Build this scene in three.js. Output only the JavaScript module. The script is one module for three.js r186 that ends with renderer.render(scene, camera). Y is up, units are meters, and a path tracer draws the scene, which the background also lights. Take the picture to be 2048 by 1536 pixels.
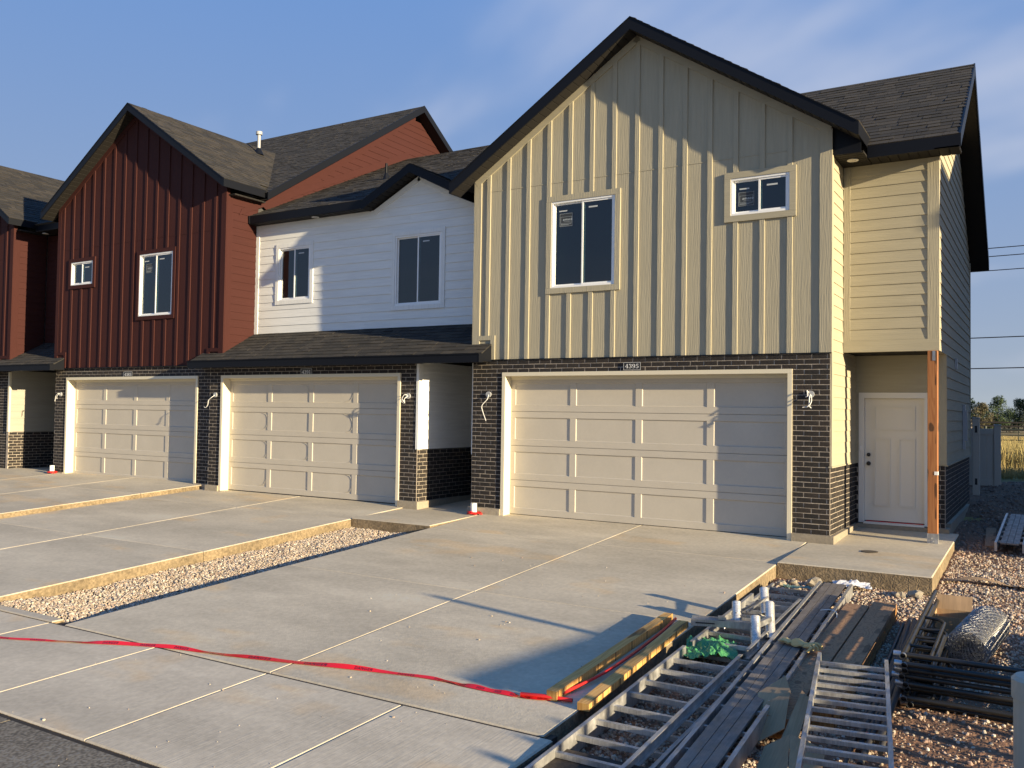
import * as THREE from 'three';
import { mergeGeometries } from 'three/addons/utils/BufferGeometryUtils.js';

// ---------------------------------------------------------------- camera, sky, sun, exposure
const scene = new THREE.Scene();
const camera = new THREE.PerspectiveCamera(46.98, 4 / 3, 0.1, 2000);
camera.position.set(8.101, 1.782, 13.108);
camera.rotation.order = 'YXZ';
camera.rotation.set(0.0327, 0.5467, 0.0151);
const renderer = new THREE.WebGLRenderer({ antialias: true });
renderer.setSize(1024, 768);
renderer.toneMapping = THREE.LinearToneMapping;
renderer.toneMappingExposure = 2.3;
renderer.shadowMap.enabled = true;
const SUN = new THREE.Vector3(1, 0.197, 0.19).normalize();
const sun = new THREE.DirectionalLight(new THREE.Color(1, 0.82, 0.53), 5.0);
sun.position.copy(SUN).multiplyScalar(60);
sun.castShadow = true;
sun.shadow.mapSize.set(4096, 4096);
Object.assign(sun.shadow.camera, { left: -30, right: 30, top: 30, bottom: -30, near: 1, far: 150 });
scene.add(sun, sun.target);

// ---------------------------------------------------------------- seeded random, noise
let seed = 20240611;
const rnd = () => { seed |= 0; seed = (seed + 0x6d2b79f5) | 0; let t = Math.imul(seed ^ (seed >>> 15), 1 | seed); t = (t + Math.imul(t ^ (t >>> 7), 61 | t)) ^ t; return ((t ^ (t >>> 14)) >>> 0) / 4294967296; };
const rr = (a, b) => a + (b - a) * rnd();
const hash = (x, y, s) => { let h = (Math.imul(x, 374761393) + Math.imul(y, 668265263) + Math.imul(s, 2147483647 % 99991)) | 0; h = Math.imul(h ^ (h >>> 13), 1274126177); return ((h ^ (h >>> 16)) >>> 0) / 4294967296; };
const mod = (a, n) => ((a % n) + n) % n;
function vn(x, y, px, py, s = 0) {             // value noise that repeats after px, py cells
  const xi = Math.floor(x), yi = Math.floor(y), fx = x - xi, fy = y - yi;
  const u = fx * fx * (3 - 2 * fx), v = fy * fy * (3 - 2 * fy);
  const a = hash(mod(xi, px), mod(yi, py), s), b = hash(mod(xi + 1, px), mod(yi, py), s), c = hash(mod(xi, px), mod(yi + 1, py), s), d = hash(mod(xi + 1, px), mod(yi + 1, py), s);
  return a + (b - a) * u + (c - a) * v + (a - b - c + d) * u * v;
}
function fbm(u, v, cx, cy, oct = 4, s = 0) { let a = 0, w = 0.5, t = 0; for (let i = 0; i < oct; i++) { a += w * vn(u * cx, v * cy, cx, cy, s + i * 7); t += w; w *= 0.55; cx *= 2; cy *= 2; } return a / t; }
const smooth = (a, b, x) => { const t = Math.min(1, Math.max(0, (x - a) / (b - a))); return t * t * (3 - 2 * t); };

// sky: clear evening air with a few thin streaks of cloud
{
  const W = 1024, H = 512, data = new Float32Array(W * H * 4);
  for (let j = 0; j < H; j++) for (let i = 0; i < W; i++) {
    const el = ((j + 0.5) / H - 0.5) * Math.PI, az = ((i + 0.5) / W - 0.5) * 2 * Math.PI;
    const y = Math.sin(el), c = Math.cos(el), x = Math.cos(az) * c, z = Math.sin(az) * c;
    const t = Math.pow(Math.max(0, y), 0.5);
    let r = 0.47 * (1 - t) + 0.01 * t, g = 0.51 * (1 - t) + 0.215 * t, b = 0.51 * (1 - t) + 0.71 * t;
    if (y > 0) {
      const k = 1 / (y + 0.10), px = (x * 0.6 + z * 0.35) * k * 0.12 + 0.62, pz = (z * 0.6 - x * 0.35) * k * 0.36 + 0.47;
      const n = fbm(px, pz, 8, 8, 6, 31) * 0.65 + fbm(px * 2, pz * 0.5, 4, 4, 5, 77) * 0.35;
      const cl = smooth(0.50, 0.78, n) * 0.6 * smooth(0.0, 0.08, y);
      r += (0.66 - r) * cl; g += (0.69 - g) * cl; b += (0.80 - b) * cl;
    }
    const au = Math.pow(Math.max(0, x * SUN.x + y * SUN.y + z * SUN.z), 30);   // glow of the air round the low sun
    r += 0.9 * au; g += 0.75 * au; b += 0.5 * au;
    r /= 2.3; g /= 2.3; b /= 2.3;
    const o = (j * W + i) * 4; data[o] = r; data[o + 1] = g; data[o + 2] = b; data[o + 3] = 1;
  }
  const t = new THREE.DataTexture(data, W, H, THREE.RGBAFormat, THREE.FloatType);
  t.mapping = THREE.EquirectangularReflectionMapping; t.magFilter = t.minFilter = THREE.LinearFilter; t.wrapS = THREE.RepeatWrapping; t.needsUpdate = true;
  scene.background = t; scene.environment = t;
}

// ---------------------------------------------------------------- textures
function tex(n, fn, srgb = false, sx = 1, sy = 1) {        // fn(u,v) -> grey or [r,g,b] in 0..1; sx, sy = metres covered
  const d = new Uint8Array(n * n * 4);
  for (let j = 0; j < n; j++) for (let i = 0; i < n; i++) {
    const c = fn((i + 0.5) / n, (j + 0.5) / n), o = (j * n + i) * 4, a = Array.isArray(c) ? c : [c, c, c];
    for (let k = 0; k < 3; k++) d[o + k] = Math.max(0, Math.min(255, a[k] * 255)); d[o + 3] = 255;
  }
  const t = new THREE.DataTexture(d, n, n); t.wrapS = t.wrapT = THREE.RepeatWrapping; t.magFilter = THREE.LinearFilter; t.minFilter = THREE.LinearMipmapLinearFilter; t.generateMipmaps = true;
  if (srgb) t.colorSpace = THREE.SRGBColorSpace; t.repeat.set(1 / sx, 1 / sy); t.needsUpdate = true; return t;
}
const grainFn = (u, v) => {                      // embossed cedar grain running along v
  const w = fbm(u, v, 5, 3, 3, 11) * 0.20 + fbm(u, v, 2, 2, 2, 12) * 0.30;
  const s = Math.abs(((u * 14 + w * 9) % 1) - 0.5) * 2;
  return 0.25 * Math.pow(s, 1.5) + 0.60 * fbm(u, v, 96, 12, 3, 13) + 0.15 * fbm(u, v, 128, 64, 2, 14);
};
const T = {};
T.grainV = tex(512, grainFn, false, 0.5, 1.6);
T.grainH = tex(512, (u, v) => grainFn(v, u), false, 1.6, 0.5);
T.paintV = tex(256, (u, v) => { const g = 0.96 + 0.07 * fbm(u, v, 40, 6, 4, 21) - 0.05 * fbm(u, v, 3, 3, 3, 22); return [g, g, g]; }, true, 1.1, 2.3);
T.paintH = tex(256, (u, v) => { const g = 0.96 + 0.07 * fbm(v, u, 40, 6, 4, 23) - 0.05 * fbm(u, v, 3, 3, 3, 24); return [g, g, g]; }, true, 2.3, 1.1);
T.steel = tex(256, (u, v) => { const g = 0.985 - 0.05 * fbm(u, v, 4, 4, 4, 25) + 0.02 * fbm(u, v, 60, 60, 2, 26); return [g, g, g]; }, true, 1.7, 1.7);
T.conc = tex(1024, (u, v) => { const a = fbm(u, v, 3, 5, 5, 41), b = fbm(u, v, 7, 18, 4, 42), c = fbm(u, v, 160, 160, 2, 43), s = smooth(0.62, 0.8, fbm(u, v, 5, 9, 4, 44)); const g = 0.93 + 0.22 * (a - 0.5) + 0.12 * (b - 0.5) + 0.10 * (c - 0.5); return [g * (1 + 0.04 * s), g * 0.985 * (1 - 0.01 * s), g * (0.95 - 0.07 * s)]; }, true, 5.3, 5.3);
T.concB = tex(1024, (u, v) => 0.45 * fbm(u, v, 160, 160, 2, 51) + 0.35 * fbm(u, v, 24, 40, 4, 52) + 0.2 * fbm(u, v, 6, 6, 2, 53), false, 1.9, 1.9);
T.broomB = tex(512, (u, v) => 0.7 * fbm(u, v, 140, 5, 2, 54) + 0.3 * fbm(u, v, 60, 60, 2, 55), false, 1.2, 1.2);
T.asph = tex(512, (u, v) => { const g = 0.88 + 0.22 * (fbm(u, v, 4, 4, 4, 61) - 0.5) + 0.5 * (fbm(u, v, 180, 180, 1, 62) - 0.5); return [g, g * 0.97, g * 0.92]; }, true, 2.6, 2.6);
T.brickC = tex(256, (u, v) => { const g = 0.86 + 0.30 * (fbm(u, v, 10, 10, 4, 71) - 0.5) + 0.25 * smooth(0.62, 0.72, fbm(u, v, 30, 30, 3, 72)); return [g, g * 0.97, g * 0.95]; }, true, 0.7, 0.7);
T.brickB = tex(256, (u, v) => fbm(u, v, 30, 30, 4, 73), false, 0.5, 0.5);
T.shing = tex(256, (u, v) => { const g = 0.86 + 0.4 * (fbm(u, v, 110, 110, 2, 81) - 0.5) + 0.2 * (fbm(u, v, 6, 6, 3, 82) - 0.5); return [g, g * 0.985, g * 0.96]; }, true, 0.6, 0.6);
T.shingB = tex(256, (u, v) => fbm(u, v, 120, 120, 2, 83), false, 0.5, 0.5);
const ring = (u, v, f, sd) => { const w = fbm(u, v, 3, 3, 4, sd); return 0.5 + 0.5 * Math.sin((u * f + w * 9) * Math.PI * 2); };
T.lumber = tex(512, (u, v) => { const k = ring(u, v * 0.5, 6, 91) * 0.5 + fbm(u, v, 70, 3, 3, 92) * 0.5, kn = smooth(0.80, 0.86, fbm(u, v, 7, 5, 1, 93)); const g = 0.96 - 0.22 * k * k - 0.35 * kn; return [g, g * (0.93 - 0.10 * k), g * (0.80 - 0.22 * k)]; }, true, 0.35, 2.4);
T.post = tex(512, (u, v) => { const k = ring(u, v * 0.3, 5, 94) * 0.5 + fbm(u, v, 60, 4, 3, 95) * 0.5, kn = smooth(0.80, 0.87, fbm(u, v, 5, 9, 1, 96)); const g = 0.95 - 0.20 * k - 0.40 * kn; return [g, g * (0.88 - 0.10 * k), g * (0.78 - 0.18 * k)]; }, true, 0.3, 1.9);
T.ply = tex(512, (u, v) => { const w = fbm(u, v, 4, 3, 4, 97), k = 0.5 + 0.5 * Math.sin(w * 70), kn = smooth(0.83, 0.88, fbm(u, v, 9, 9, 1, 98)); const g = 0.93 - 0.15 * k * k * k * k - 0.25 * kn + 0.08 * (fbm(u, v, 90, 12, 2, 99) - 0.5); return [g, g * 0.93, g * 0.86]; }, true, 0.8, 1.1);
T.dirt = tex(512, (u, v) => { const a = fbm(u, v, 5, 5, 5, 101), b = fbm(u, v, 60, 60, 3, 102); const g = 0.82 + 0.35 * (a - 0.5) + 0.40 * (b - 0.5); return [g, g * 0.94, g * 0.86]; }, true, 1.7, 1.7);
T.dirtB = tex(512, (u, v) => 0.5 * fbm(u, v, 50, 50, 4, 103) + 0.5 * fbm(u, v, 8, 8, 4, 104), false, 1.3, 1.3);
T.metal = tex(256, (u, v) => { const g = 0.90 + 0.2 * (fbm(u, v, 60, 8, 3, 111) - 0.5) + 0.3 * (fbm(u, v, 5, 5, 4, 112) - 0.5); return [g, g, g]; }, true, 0.4, 0.9);
T.metalR = tex(256, (u, v) => 0.55 + 0.5 * (fbm(u, v, 12, 12, 4, 113) - 0.5), false, 0.5, 0.5);
T.card = tex(256, (u, v) => { const g = 0.88 + 0.14 * (fbm(u, v, 60, 4, 3, 121) - 0.5) + 0.2 * (fbm(u, v, 3, 3, 3, 122) - 0.5); return [g, g * 0.97, g * 0.93]; }, true, 0.6, 0.6);
T.field = tex(512, (u, v) => { const a = fbm(u, v, 6, 6, 5, 131), b = fbm(u, v, 90, 90, 2, 132); const g = 0.88 + 0.3 * (a - 0.5) + 0.3 * (b - 0.5); return [g, g * (0.92 + 0.05 * a), g * (0.80 - 0.1 * a)]; }, true, 9, 9);

// ---------------------------------------------------------------- materials (linear base colours)
const C = (r, g, b) => new THREE.Color().setRGB(r, g, b);
const M = (c, o = {}) => new THREE.MeshStandardMaterial({ color: C(...c), roughness: 0.85, ...o });
const P = (c, o = {}) => new THREE.MeshPhysicalMaterial({ color: C(...c), roughness: 0.85, specularIntensity: 0.4, ...o });
const sidingV = (c) => P(c, { map: T.paintV, bumpMap: T.grainV, bumpScale: 0.0030, roughness: 0.78 });
const sidingH = (c) => P(c, { map: T.paintH, bumpMap: T.grainH, bumpScale: 0.0022, roughness: 0.75 });
const BEIGE = [0.40, 0.362, 0.262], WHITE = [0.80, 0.80, 0.76], RED = [0.048, 0.0140, 0.0115];
const m = {
  beigeV: sidingV(BEIGE), beigeH: sidingH(BEIGE), whiteV: sidingV(WHITE), whiteH: sidingH(WHITE), redV: sidingV(RED), redH: sidingH(RED),
  greyH: sidingH([0.36, 0.34, 0.28]), greyV: sidingV([0.36, 0.34, 0.28]),
  cream: M([0.66, 0.60, 0.45], { roughness: 0.55, bumpMap: T.grainV, bumpScale: 0.0006 }),
  garage: P([0.545, 0.498, 0.412], { roughness: 0.55, map: T.steel, bumpMap: T.grainH, bumpScale: 0.00012 }),
  door: M([0.70, 0.665, 0.58], { roughness: 0.5 }), doorTrim: M([0.74, 0.72, 0.66], { roughness: 0.55 }),
  vinyl: M([0.82, 0.82, 0.80], { roughness: 0.35 }),
  fascia: P([0.0062, 0.0072, 0.0105], { roughness: 0.45, specularIntensity: 0.3 }), soffit: P([0.021, 0.019, 0.017], { roughness: 0.6 }),
  deck: M([0.03, 0.028, 0.026]), inner: M([0.05, 0.05, 0.05]),
  mortar: M([0.46, 0.42, 0.355], { map: T.brickC, bumpMap: T.brickB, bumpScale: 0.003, roughness: 0.95 }),
  footing: M([0.36, 0.32, 0.26], { map: T.conc, bumpMap: T.concB, bumpScale: 0.006, roughness: 0.95 }),
  conc: M([0.575, 0.518, 0.415], { map: T.conc, bumpMap: T.concB, bumpScale: 0.0022, roughness: 0.9 }),
  slabEdge: M([0.31, 0.268, 0.195], { map: T.dirt, bumpMap: T.concB, bumpScale: 0.012, roughness: 0.95 }),
  walk: M([0.585, 0.527, 0.43], { map: T.conc, bumpMap: T.broomB, bumpScale: 0.0012, roughness: 0.9 }),
  street: M([0.20, 0.185, 0.16], { map: T.asph, bumpMap: T.concB, bumpScale: 0.004, roughness: 0.95 }),
  joint: M([0.05, 0.04, 0.032], { map: T.dirt, bumpMap: T.dirtB, bumpScale: 0.01 }),
  glass: new THREE.MeshPhysicalMaterial({ color: C(0.42, 0.52, 0.55), roughness: 0.02, transmission: 1, thickness: 0, ior: 1.62, specularIntensity: 1 }),
  screen: M([0.055, 0.052, 0.050], { roughness: 0.8 }),
  postWood: M([0.43, 0.255, 0.12], { map: T.post, roughness: 0.75 }),
  lumber: M([0.72, 0.53, 0.27], { map: T.lumber, roughness: 0.75 }), lumberEnd: M([0.55, 0.40, 0.19], { map: T.lumber, roughness: 0.9 }),
  ply: M([0.40, 0.265, 0.165], { map: T.ply, roughness: 0.8 }), plyEdge: M([0.42, 0.27, 0.14], { map: T.lumber, roughness: 0.85 }),
  galv: M([0.55, 0.55, 0.55], { metalness: 0.85, map: T.metal, roughnessMap: T.metalR, roughness: 0.75 }),
  alu: M([0.62, 0.61, 0.59], { metalness: 0.75, map: T.metal, roughnessMap: T.metalR, roughness: 0.85 }),
  aluBright: M([0.72, 0.70, 0.66], { metalness: 0.5, map: T.metal, roughnessMap: T.metalR, roughness: 0.55 }),
  deckGrey: M([0.24, 0.21, 0.185], { metalness: 0.15, map: T.metal, roughnessMap: T.metalR, roughness: 0.95 }),
  black: M([0.015, 0.015, 0.016], { roughness: 0.45 }), pipeDark: M([0.10, 0.095, 0.09], { metalness: 0.5, map: T.metal, roughness: 0.55 }),
  frame: M([0.045, 0.042, 0.036], { metalness: 0.35, map: T.metal, roughnessMap: T.metalR, roughness: 0.7 }),
  card: M([0.50, 0.35, 0.21], { map: T.card, roughness: 0.95, side: THREE.DoubleSide }),
  pvc: M([0.80, 0.79, 0.75], { roughness: 0.4 }), redTape: M([0.62, 0.025, 0.02], { roughness: 0.35, side: THREE.DoubleSide }),
  wire: M([0.75, 0.74, 0.70], { roughness: 0.5 }), boxGrey: M([0.35, 0.36, 0.37], { roughness: 0.5 }),
  tan: M([0.42, 0.40, 0.32], { roughness: 0.5, map: T.paintV }),
  fence: M([0.50, 0.455, 0.38], { roughness: 0.45 }),
  lamp: M([0.80, 0.78, 0.72], { roughness: 0.4 }),
};
const BRICKS = [[0.025, 0.022, 0.020], [0.021, 0.018, 0.017], [0.030, 0.025, 0.022], [0.018, 0.016, 0.016], [0.035, 0.028, 0.024]].map((c) => M(c, { map: T.brickC, bumpMap: T.brickB, bumpScale: 0.004, roughness: 0.88 }));
const SHING = [[0.033, 0.030, 0.026], [0.026, 0.024, 0.021], [0.048, 0.042, 0.034], [0.019, 0.0175, 0.016], [0.039, 0.033, 0.026]];
const shingM = SHING.map((c) => M(c, { map: T.shing, bumpMap: T.shingB, bumpScale: 0.002, roughness: 0.95 }));
const shingV = new THREE.MeshStandardMaterial({ vertexColors: true, map: T.shing, bumpMap: T.shingB, bumpScale: 0.002, roughness: 0.95 });

// ---------------------------------------------------------------- geometry helpers
const V = (x, y, z) => new THREE.Vector3(x, y, z);
const QF = [[0, 1, 3, 2], [4, 5, 7, 6], [0, 1, 5, 4], [2, 3, 7, 6], [0, 2, 6, 4], [1, 3, 7, 5]];
function faces(list, ctr, uo) {                  // convex faces (arrays of Vector3) -> flat-shaded geometry with uv in metres
  const P = [], N = [], U = [], a = V(), b = V(), c = V(), ou = uo ? uo[0] : 0, ov = uo ? uo[1] : 0;
  for (const f of list) {
    a.subVectors(f[1], f[0]); b.subVectors(f[2], f[0]); let n = a.clone().cross(b);
    if (n.lengthSq() < 1e-14 && f[3]) { b.subVectors(f[3], f[0]); n = a.clone().cross(b); }
    if (n.lengthSq() < 1e-16) continue;
    n.normalize(); c.set(0, 0, 0); f.forEach((p) => c.add(p)); c.divideScalar(f.length);
    const q = c.sub(ctr).dot(n) < 0 ? (n.negate(), [...f].reverse()) : f;
    const ax = Math.abs(n.x), ay = Math.abs(n.y), az = Math.abs(n.z);
    for (let i = 1; i < q.length - 1; i++) for (const p of [q[0], q[i], q[i + 1]]) {
      P.push(p.x, p.y, p.z); N.push(n.x, n.y, n.z);
      const [u, v] = ay > ax && ay > az ? [p.x, p.z] : ax > az ? [p.z, p.y] : [p.x, p.y];
      U.push(u + ou, v + ov);
    }
  }
  const g = new THREE.BufferGeometry();
  g.setAttribute('position', new THREE.Float32BufferAttribute(P, 3)); g.setAttribute('normal', new THREE.Float32BufferAttribute(N, 3)); g.setAttribute('uv', new THREE.Float32BufferAttribute(U, 2));
  return g;
}
const ruv = () => [rr(0, 7), rr(0, 7)];
function hexa(c, uo = ruv()) { const k = V(); c.forEach((p) => k.add(p)); k.divideScalar(8); return faces(QF.map((f) => f.map((i) => c[i])), k, uo); }
const box = (x0, x1, y0, y1, z0, z1, uo) => hexa([V(x0, y0, z0), V(x1, y0, z0), V(x0, y1, z0), V(x1, y1, z0), V(x0, y0, z1), V(x1, y0, z1), V(x0, y1, z1), V(x1, y1, z1)], uo);
function bevBox(x0, x1, y0, y1, z0, z1, b = 0.004) {       // box with all edges chamfered
  const X = [x0, x1], Y = [y0, y1], Z = [z0, z1], L = [], s = [b, -b], ctr = V((x0 + x1) / 2, (y0 + y1) / 2, (z0 + z1) / 2);
  const p = (i, j, k, a) => V(X[i] + (a === 0 ? 0 : s[i]), Y[j] + (a === 1 ? 0 : s[j]), Z[k] + (a === 2 ? 0 : s[k]));
  for (const i of [0, 1]) L.push([p(i, 0, 0, 0), p(i, 1, 0, 0), p(i, 1, 1, 0), p(i, 0, 1, 0)], [p(0, i, 0, 1), p(1, i, 0, 1), p(1, i, 1, 1), p(0, i, 1, 1)], [p(0, 0, i, 2), p(1, 0, i, 2), p(1, 1, i, 2), p(0, 1, i, 2)]);
  for (const i of [0, 1]) for (const j of [0, 1]) {
    L.push([p(0, i, j, 1), p(1, i, j, 1), p(1, i, j, 2), p(0, i, j, 2)], [p(i, 0, j, 0), p(i, 1, j, 0), p(i, 1, j, 2), p(i, 0, j, 2)], [p(i, j, 0, 0), p(i, j, 1, 0), p(i, j, 1, 1), p(i, j, 0, 1)]);
    for (const k of [0, 1]) L.push([p(i, j, k, 0), p(i, j, k, 1), p(i, j, k, 2)]);
  }
  return faces(L, ctr, ruv());
}
// a wall frame: front walls face +z (u = x), side walls face +x (u = z)
const onF = (at) => ({ at, box: (u0, u1, v0, v1, d0, d1) => box(u0, u1, v0, v1, at + d0, at + d1), p: (u, v, d) => V(u, v, at + d) });
const onS = (at) => ({ at, box: (u0, u1, v0, v1, d0, d1) => box(at + d0, at + d1, v0, v1, u0, u1), p: (u, v, d) => V(at + d, v, u) });
const merge = (l) => mergeGeometries(l.filter((g) => g.attributes.position.count));
function clean(g) { const h = g.index ? g.toNonIndexed() : g; for (const k of Object.keys(h.attributes)) if (!['position', 'normal', 'uv'].includes(k)) h.deleteAttribute(k); return h; }
function tube(pts, r, seg = 24, rad = 6, closed = false) { return clean(new THREE.TubeGeometry(new THREE.CatmullRomCurve3(pts, closed, 'catmullrom', 0.5), seg, r, rad, closed)); }
function cyl(a, b, r0, r1 = r0, n = 12, open = false) {
  const d = b.clone().sub(a), g = clean(new THREE.CylinderGeometry(r1, r0, d.length(), n, 1, open));
  g.applyQuaternion(new THREE.Quaternion().setFromUnitVectors(V(0, 1, 0), d.clone().normalize())); g.translate((a.x + b.x) / 2, (a.y + b.y) / 2, (a.z + b.z) / 2); return g;
}
function beam(a, b, w, h) {                      // box bar from a to b, w across, h high
  const d = b.clone().sub(a).normalize(), s = V(-d.z, 0, d.x).normalize(), up = s.clone().cross(d).negate(); if (up.y < 0) up.negate();
  if (Math.abs(d.y) > 0.99) { s.set(1, 0, 0); up.set(0, 0, 1); }
  const c = []; for (const q of [a, b]) for (const j of [-1, 1]) for (const i of [-1, 1]) c.push(q.clone().addScaledVector(s, i * w / 2).addScaledVector(up, j * h / 2));
  return hexa(c);
}
function vcol(g, c) { const n = g.attributes.position.count, a = new Float32Array(n * 3); for (let i = 0; i < n; i++) a.set(c, i * 3); g.setAttribute('color', new THREE.BufferAttribute(a, 3)); return g; }
function extrudeZ(poly, holes, z0, z1) {         // polygon in x,y swept from z0 to z1, with holes
  const s = new THREE.Shape(poly.map(([x, y]) => new THREE.Vector2(x, y)));
  for (const [x0, x1, y0, y1] of holes) s.holes.push(new THREE.Path([[x0, y0], [x0, y1], [x1, y1], [x1, y0]].map(([x, y]) => new THREE.Vector2(x, y))));
  const g = clean(new THREE.ExtrudeGeometry(s, { depth: z1 - z0, bevelEnabled: false })); g.translate(0, 0, z0); return g;
}
// ---------------------------------------------------------------- object helpers
const used = {};
const numbered = (n) => { const k = used[n] = (used[n] ?? -1) + 1; return k ? `${n}_${String(k).padStart(3, '0')}` : n; };
const sh = (o) => { o.castShadow = o.receiveShadow = true; return o; };
function thing(name, label, category, at = [0, 0, 0], group) {
  const o = new THREE.Group(); o.name = numbered(name); o.position.set(...at); o.userData = { label, category }; if (group) o.userData.group = group; scene.add(o); return o;
}
function part(t, name, geo, mat) { const o = sh(new THREE.Mesh(geo, mat)); o.name = name; let q = t; while (q.parent && q.parent !== scene) q = q.parent; if (t === q) o.position.set(-q.position.x, -q.position.y, -q.position.z); t.add(o); return o; }
function solo(name, label, category, geo, mat, group) { const o = sh(new THREE.Mesh(geo, mat)); o.name = numbered(name); o.userData = { label, category }; if (group) o.userData.group = group; scene.add(o); recentre(o); return o; }
function recentre(o) { o.geometry.computeBoundingBox(); const b = o.geometry.boundingBox, c = V((b.min.x + b.max.x) / 2, b.min.y, (b.min.z + b.max.z) / 2); o.geometry.translate(-c.x, -c.y, -c.z); o.position.add(c); }
const parts = (t, name, list, mat) => list.map((g) => part(t, name, g, mat));
function struct(name, geo, mat) { const o = sh(new THREE.Mesh(geo, mat)); o.name = numbered(name); o.userData = { kind: 'structure' }; scene.add(o); return o; }
function dup(src, dx, dy, dz, label, turn = 0) { const o = src.clone(); o.name = numbered(src.name.replace(/_\d{3}$/, '')); o.userData = { ...src.userData }; if (label) o.userData.label = label; o.position.x += dx; o.position.y += dy; o.position.z += dz; o.rotation.y += turn; scene.add(o); return o; }
const gy = (z) => -0.055 * z - 0.17;             // natural ground beside the slabs
const dy = (z) => -0.055 * z;                    // top of the driveways
// ---------------------------------------------------------------- facade builders
const unitBrick = [0, 1, 2].map(() => { const j = () => rr(-0.02, 0.02), c = []; for (const z of [0, 1]) for (const y of [0, 1]) for (const x of [0, 1]) c.push(V(x + (z ? j() * 0.4 : 0), y + (z ? j() : 0), z + (z ? j() : 0))); return hexa(c, [0, 0]); });
unitBrick.forEach((g) => { const u = g.attributes.uv; for (let i = 0; i < u.count; i++) u.setXY(i, u.getX(i) * 0.2, u.getY(i) * 0.065); });
// areas: list of {f, u0, u1, v0, v1, holes}; the first 300 bricks are single parts, the rest one part
function brickwork(t, areas, back) {
  const bh = 0.064, ch = 0.0745, bl = 0.203, jl = 0.0115, all = [], mort = [];
  for (const a of areas) {
    const { f, u0, u1, v0, v1, holes = [], off = 0 } = a;
    const segs = [];
    const nc = Math.round((v1 - v0) / ch), h = (v1 - v0) / nc;
    for (let k = 0; k < nc; k++) {
      const va = v0 + k * h, vb = va + h; let runs = [[u0, u1]];
      for (const [ha, hb, hv] of holes) if (va < hv - 0.02) runs = runs.flatMap(([p, q]) => [[p, Math.min(q, ha)], [Math.max(p, hb), q]].filter(([x, y]) => y - x > 0.02));
      for (const [p, q] of runs) {
        segs.push([p, q, va, vb]);
        const st = bl + jl; let x = Math.floor((p - off) / st) * st + off + (k % 2 ? st / 2 : 0); if (x > p) x -= st;
        for (; x < q; x += st) {
          const xa = Math.max(p, x) + jl / 2, xb = Math.min(q, x + st) - jl / 2;
          if (xb - xa > 0.018) all.push([f, xa, xb, va + (h - bh) / 2 + rr(-0.0015, 0.0015), bh, k]);
        }
      }
    }
    const hs = holes.length ? null : 0;
    for (const [p, q, va, vb] of segs) mort.push(f.box(p, q, va, vb, -0.09, 0.0035));
    void hs;
  }
  const w = part(t, 'brick_wall', merge(mort), m.mortar), rest = [[], []];
  all.sort((p, q) => back(q) - back(p));
  all.forEach(([f, xa, xb, v, hh], i) => {
    const g = unitBrick[i % 3], lo = f.p(xa, v, -0.04), side = f.p(0, 0, 1).x - f.p(0, 0, 0).x > 0.5, dep = 0.040 + rr(0.0045, 0.0075);
    const place = (o) => { if (side) { o.rotation.y = Math.PI / 2; o.position.set(lo.x, lo.y, f.p(xb, v, 0).z); } else o.position.copy(lo); o.scale.set(xb - xa, hh, dep); };
    if (i < 300) { const b = sh(new THREE.Mesh(g, BRICKS[Math.floor(rnd() * 5)])); b.name = 'brick'; place(b); w.add(b); }
    else { const o = new THREE.Object3D(); place(o); o.updateMatrix(); rest[0].push(g.clone().applyMatrix4(o.matrix)); }
  });
  if (rest[0].length) { const b = sh(new THREE.Mesh(merge(rest[0]), BRICKS[1])); b.name = 'brick'; b.userData.kind = 'stuff'; w.add(b); }
  return w;
}
// overlapping boards; spans(v) lists the [u0,u1] runs at height v
function lap(t, f, v0, v1, ex, mat, spans, back = true, name = 'siding') {
  const boards = [], bk = [], n = Math.round((v1 - v0) / ex), h = (v1 - v0) / n;
  for (let k = 0; k < n; k++) {
    const a = v0 + k * h, b = a + h, mid = spans(a + h / 2), lo = spans(a + 0.004), hi = spans(b - 0.004);
    mid.forEach((s, i) => {
      const l = lo.length === mid.length ? lo[i] : s, u = hi.length === mid.length ? hi[i] : s, d = 0.019 + rr(-0.0008, 0.0008);
      let cuts = [0, 1]; if (s[1] - s[0] > 3.2) cuts = [0, rr(0.3, 0.7), 1];
      for (let c = 0; c < cuts.length - 1; c++) {
        const L = (e, q) => e[0] + (e[1] - e[0]) * q, g0 = c ? 0.0015 : 0, qa = cuts[c], qb = cuts[c + 1];
        boards.push(hexa([f.p(L(l, qa) + g0, a, 0), f.p(L(l, qb), a, 0), f.p(L(u, qa) + g0, b, 0), f.p(L(u, qb), b, 0), f.p(L(l, qa) + g0, a + 0.0015, d), f.p(L(l, qb), a + 0.0015, d), f.p(L(u, qa) + g0, b + 0.004, 0.008), f.p(L(u, qb), b + 0.004, 0.008)]));
      }
      bk.push(hexa([f.p(l[0], a, -0.08), f.p(l[1], a, -0.08), f.p(u[0], b, -0.08), f.p(u[1], b, -0.08), f.p(l[0], a, -0.001), f.p(l[1], a, -0.001), f.p(u[0], b, -0.001), f.p(u[1], b, -0.001)]));
    });
  }
  const w = part(t, name, merge(bk), mat);
  boards.forEach((g) => part(w, 'lap_board', g, mat));
  return w;
}
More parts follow.
